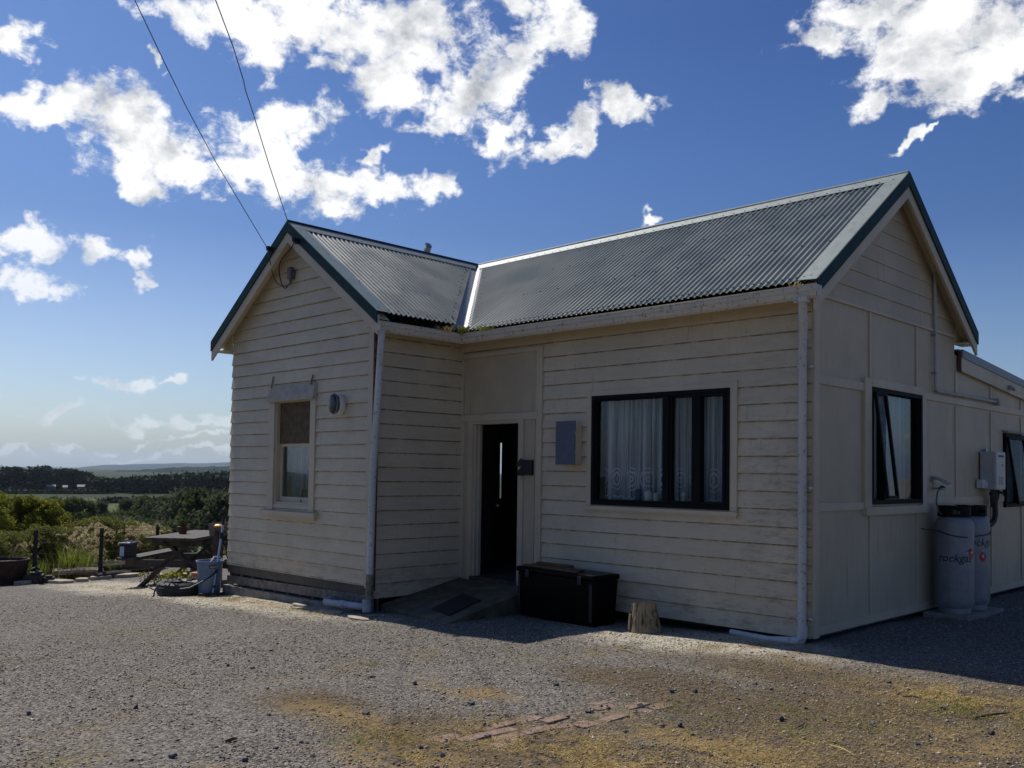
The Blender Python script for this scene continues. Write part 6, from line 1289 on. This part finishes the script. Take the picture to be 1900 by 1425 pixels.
E_ = [(430, 30, 150, 55, 8), (590, 55, 200, 75, 5), (770, 45, 150, 90, 0), (715, 140, 75, 60, 60), (700, 185, 32, 26, 0), (610, 120, 55, 22, -10), (500, 95, 60, 30, 20), (1050, 40, 70, 62, -40), (960, 110, 130, 55, -40), (850, 185, 75, 38, -35), (820, 215, 36, 28, -20), (940, 250, 60, 28, -60), (1010, 270, 70, 26, -25), (1080, 240, 60, 26, -40), (1165, 180, 48, 26, 15), (960, 12, 60, 30, 0),
      (30, 80, 55, 30, -5), (35, 180, 60, 32, -30), (90, 205, 90, 26, -5), (200, 195, 95, 55, 12), (250, 265, 110, 60, 20), (330, 290, 75, 50, 10), (265, 335, 45, 25, 30), (570, 235, 85, 46, -8), (500, 290, 95, 45, 25), (570, 350, 130, 40, 8), (610, 390, 60, 22, 0), (690, 350, 80, 28, -5), (780, 330, 28, 26, 0), (440, 320, 40, 30, 30), (715, 292, 34, 14, -25), (700, 302, 22, 9, 0),
      (65, 455, 68, 30, -6), (170, 465, 48, 30, 12), (245, 492, 26, 18, 25), (262, 515, 26, 12, 5), (62, 530, 48, 28, 12), (60, 555, 30, 14, 0), (1500, 55, 60, 22, -10), (1600, 35, 120, 50, -5), (1720, 55, 140, 80, -10), (1820, 60, 110, 85, 0), (1640, 120, 95, 55, -25), (1600, 190, 45, 26, -20), (1760, 140, 90, 45, -15), (1860, 120, 60, 45, 0), (1668, 252, 44, 9, -32), (1715, 220, 30, 6, -30),
      (212, 722, 42, 13, -5), (250, 717, 40, 14, 0), (318, 705, 24, 10, -10), (85, 772, 60, 9, -6), (300, 778, 90, 14, 0), (390, 782, 60, 13, 0), (150, 826, 34, 7, -6), (255, 812, 24, 6, -4), (340, 812, 60, 6, 0), (30, 843, 60, 9, 0), (380, 846, 100, 9, 0), (230, 845, 60, 8, 0), (1195, 392, 32, 9, -12), (305, 118, 10, 14, 0), (475, 800, 40, 10, 0), (500, 780, 120, 16, 0)]
Mx = None
for (cx, cy, rx, ry, ang) in E_:
    t_ = math.radians(ang); c0 = azel(cx, cy); ex = azel(cx + rx * math.cos(t_), cy + rx * math.sin(t_)) - c0; ey = azel(cx - ry * math.sin(t_), cy + ry * math.cos(t_)) - c0
    I = np.linalg.inv(np.array([ex, ey]).T); rowsI = [(I[k][0], I[k][1], -float(I[k] @ c0)) for k in (0, 1)]
    uv = [W.n('ShaderNodeVectorMath', {0: cv, 1: rowsI[k]}, operation='DOT_PRODUCT').outputs['Value'] for k in (0, 1)]
    ln = W.math('SQRT', W.math('MULTIPLY_ADD', uv[0], uv[0], W.math('MULTIPLY', uv[1], uv[1])))
    Mx = ln if Mx is None else W.math('SMOOTH_MIN', Mx, ln, .35)
blob_ = W.math('SUBTRACT', 1.0, Mx)
# clouds elsewhere in the sky: plain weather, none of it in the part the list above describes
plane = W.n('ShaderNodeVectorMath', {0: dirv, 1: W.n('ShaderNodeCombineXYZ', {'X': W.math('ADD', W.math('MAXIMUM', sp3.outputs['Z'], 0), .12), 'Y': W.math('ADD', W.math('MAXIMUM', sp3.outputs['Z'], 0), .12), 'Z': 1.0}).outputs[0]}, operation='DIVIDE').outputs[0]
wn = W.noise(plane, 1.1, 6, .6); other = W.math('MULTIPLY', W.math('SUBTRACT', wn, .68), 5.0)
A0, A1 = azel(0, 500)[0], azel(1900, 500)[0]
inside = W.math('MULTIPLY', W.ss(az_n, A0 - .10, A0 - .02), W.ss(az_n, A1 + .02, A1 + .10, 1, 0)); inside = W.math('MULTIPLY', inside, W.ss(el_n, .50, .60, 1, 0))
other = W.math('MULTIPLY', other, W.math('SUBTRACT', 1, inside)); other = W.math('SUBTRACT', other, W.math('MULTIPLY', inside, 2))
field_ = W.math('MAXIMUM', W.math('MINIMUM', W.math('MULTIPLY', W.math('MAXIMUM', W.math('ADD', blob_, .10), -1.0), 1.7), 1.35), other)
stretch = W.mapping(dirv, (1, 1, 1.35))
f1 = W.noise(stretch, 12, 12, .68, .15); f2 = W.noise(stretch, 48, 8, .66, .3)
nz = W.math('ADD', W.math('MULTIPLY', W.math('SUBTRACT', f1, .5), 4.6), W.math('MULTIPLY', W.math('SUBTRACT', f2, .5), 3.6))
dens = W.math('ADD', field_, nz)
lowk = W.ss(el_n, .02, .30, .55, 1)
mask = W.math('MULTIPLY', W.ss(dens, -.30, 1.15), W.ss(sp3.outputs['Z'], -.01, .01)); mask = W.math('MULTIPLY', mask, lowk)
offs = W.mapping(stretch, loc=(.016, .004, -.022)); f1b = W.noise(offs, 12, 8, .6, .15)
relief = W.math('SUBTRACT', W.noise(stretch, 12, 8, .6, .15), f1b)
thick = W.ss(dens, .3, 1.6)
f3 = W.noise(stretch, 5, 6, .6)
shade = W.math('ADD', W.math('MULTIPLY', relief, -4.0), W.math('MULTIPLY', thick, W.math('MULTIPLY', W.ss(f3, .38, .68), .50)), clamp=True)
ccol = W.mix(shade, (1.0, 1.0, 1.0), (.38, .41, .46)); ccol = W.mix(W.ss(el_n, .02, .14, .55, 0), ccol, (.62, .68, .74))
skyc = W.mix(1.0, sky.outputs[0], (.80, 1.0, 1.28), 'MULTIPLY')
rmp = W.n('ShaderNodeValToRGB'); W.put(rmp.inputs[0], el_n); cr_ = rmp.color_ramp
for k_, (p_, c_) in enumerate(((0.0, (1.7, 1.62, 1.55)), (.05, (1.6, 1.55, 1.5)), (.14, (1.22, 1.2, 1.25)), (.25, (.66, .80, 1.0)), (.33, (.58, .76, 1.0)), (.45, (.44, .62, .90)), (1.0, (.5, .7, 1.0)))):
    e_ = cr_.elements[k_] if k_ < 2 else cr_.elements.new(p_)
    e_.position = p_; e_.color = (*[v_ / 2 for v_ in c_], 1)
skyc = W.mix(1.0, skyc, rmp.outputs[0], 'MULTIPLY'); skyc = W.mix(1.0, skyc, (2.0, 2.0, 2.0), 'MULTIPLY')
SKY_STR = .062
b1 = W.n('ShaderNodeBackground', {'Strength': SKY_STR}); W.put(b1.inputs[0], skyc)
b2 = W.n('ShaderNodeBackground', {'Strength': 1.05}); W.put(b2.inputs[0], ccol)
mxs = W.n('ShaderNodeMixShader'); W.put(mxs.inputs[0], mask); W.put(mxs.inputs[1], b1.outputs[0]); W.put(mxs.inputs[2], b2.outputs[0])
wo = W.n('ShaderNodeOutputWorld'); W.put(wo.inputs['Surface'], mxs.outputs[0])
bpy.context.scene.world.cycles.sampling_method = 'MANUAL'; bpy.context.scene.world.cycles.sample_map_resolution = 512
# sun
sl_ = bpy.data.lights.new('sun', 'SUN'); sl_.energy = 4.8; sl_.angle = math.radians(.53); sl_.color = (1.0, .945, .86)
so = bpy.data.objects.new('sun', sl_); C.objects.link(so); so.rotation_euler = sun_dir.to_track_quat('Z', 'Y').to_euler(); so.location = sun_dir * 40
# haze
HAZE = True
if HAZE:
    hz = NT('haze_air'); vp = hz.n('ShaderNodeVolumePrincipled', {'Color': (.66, .82, 1.0, 1), 'Density': .6e-4, 'Anisotropy': .45}); oo = hz.n('ShaderNodeOutputMaterial'); hz.put(oo.inputs['Volume'], vp.outputs[0])
    m = MB(); m.box(-15000, 5000, -5000, 15000, -14, 180); tag(m.build('haze', hz.m), kind='stuff')
# camera
cd_ = bpy.data.cameras.new('camera'); cam = bpy.data.objects.new('camera', cd_); C.objects.link(cam)
R_ = Matrix((RT, UP, -FW)).transposed(); cam.matrix_world = Matrix.Translation(CAM) @ R_.to_4x4()
cd_.sensor_width = 36; cd_.lens = FPX / 1900 * 36; cd_.shift_y = (PY - 712.5) / 1900; cd_.clip_end = 40000; cd_.clip_start = .05
S = bpy.context.scene; S.camera = cam; S.render.engine = 'CYCLES'; S.render.resolution_x, S.render.resolution_y = 1024, 768
S.view_settings.view_transform = 'Standard'; S.view_settings.look = 'None'; S.view_settings.gamma = 1; S.view_settings.exposure = 0
S.cycles.max_bounces = 8; S.cycles.transparent_max_bounces = 12; S.cycles.volume_bounces = 0
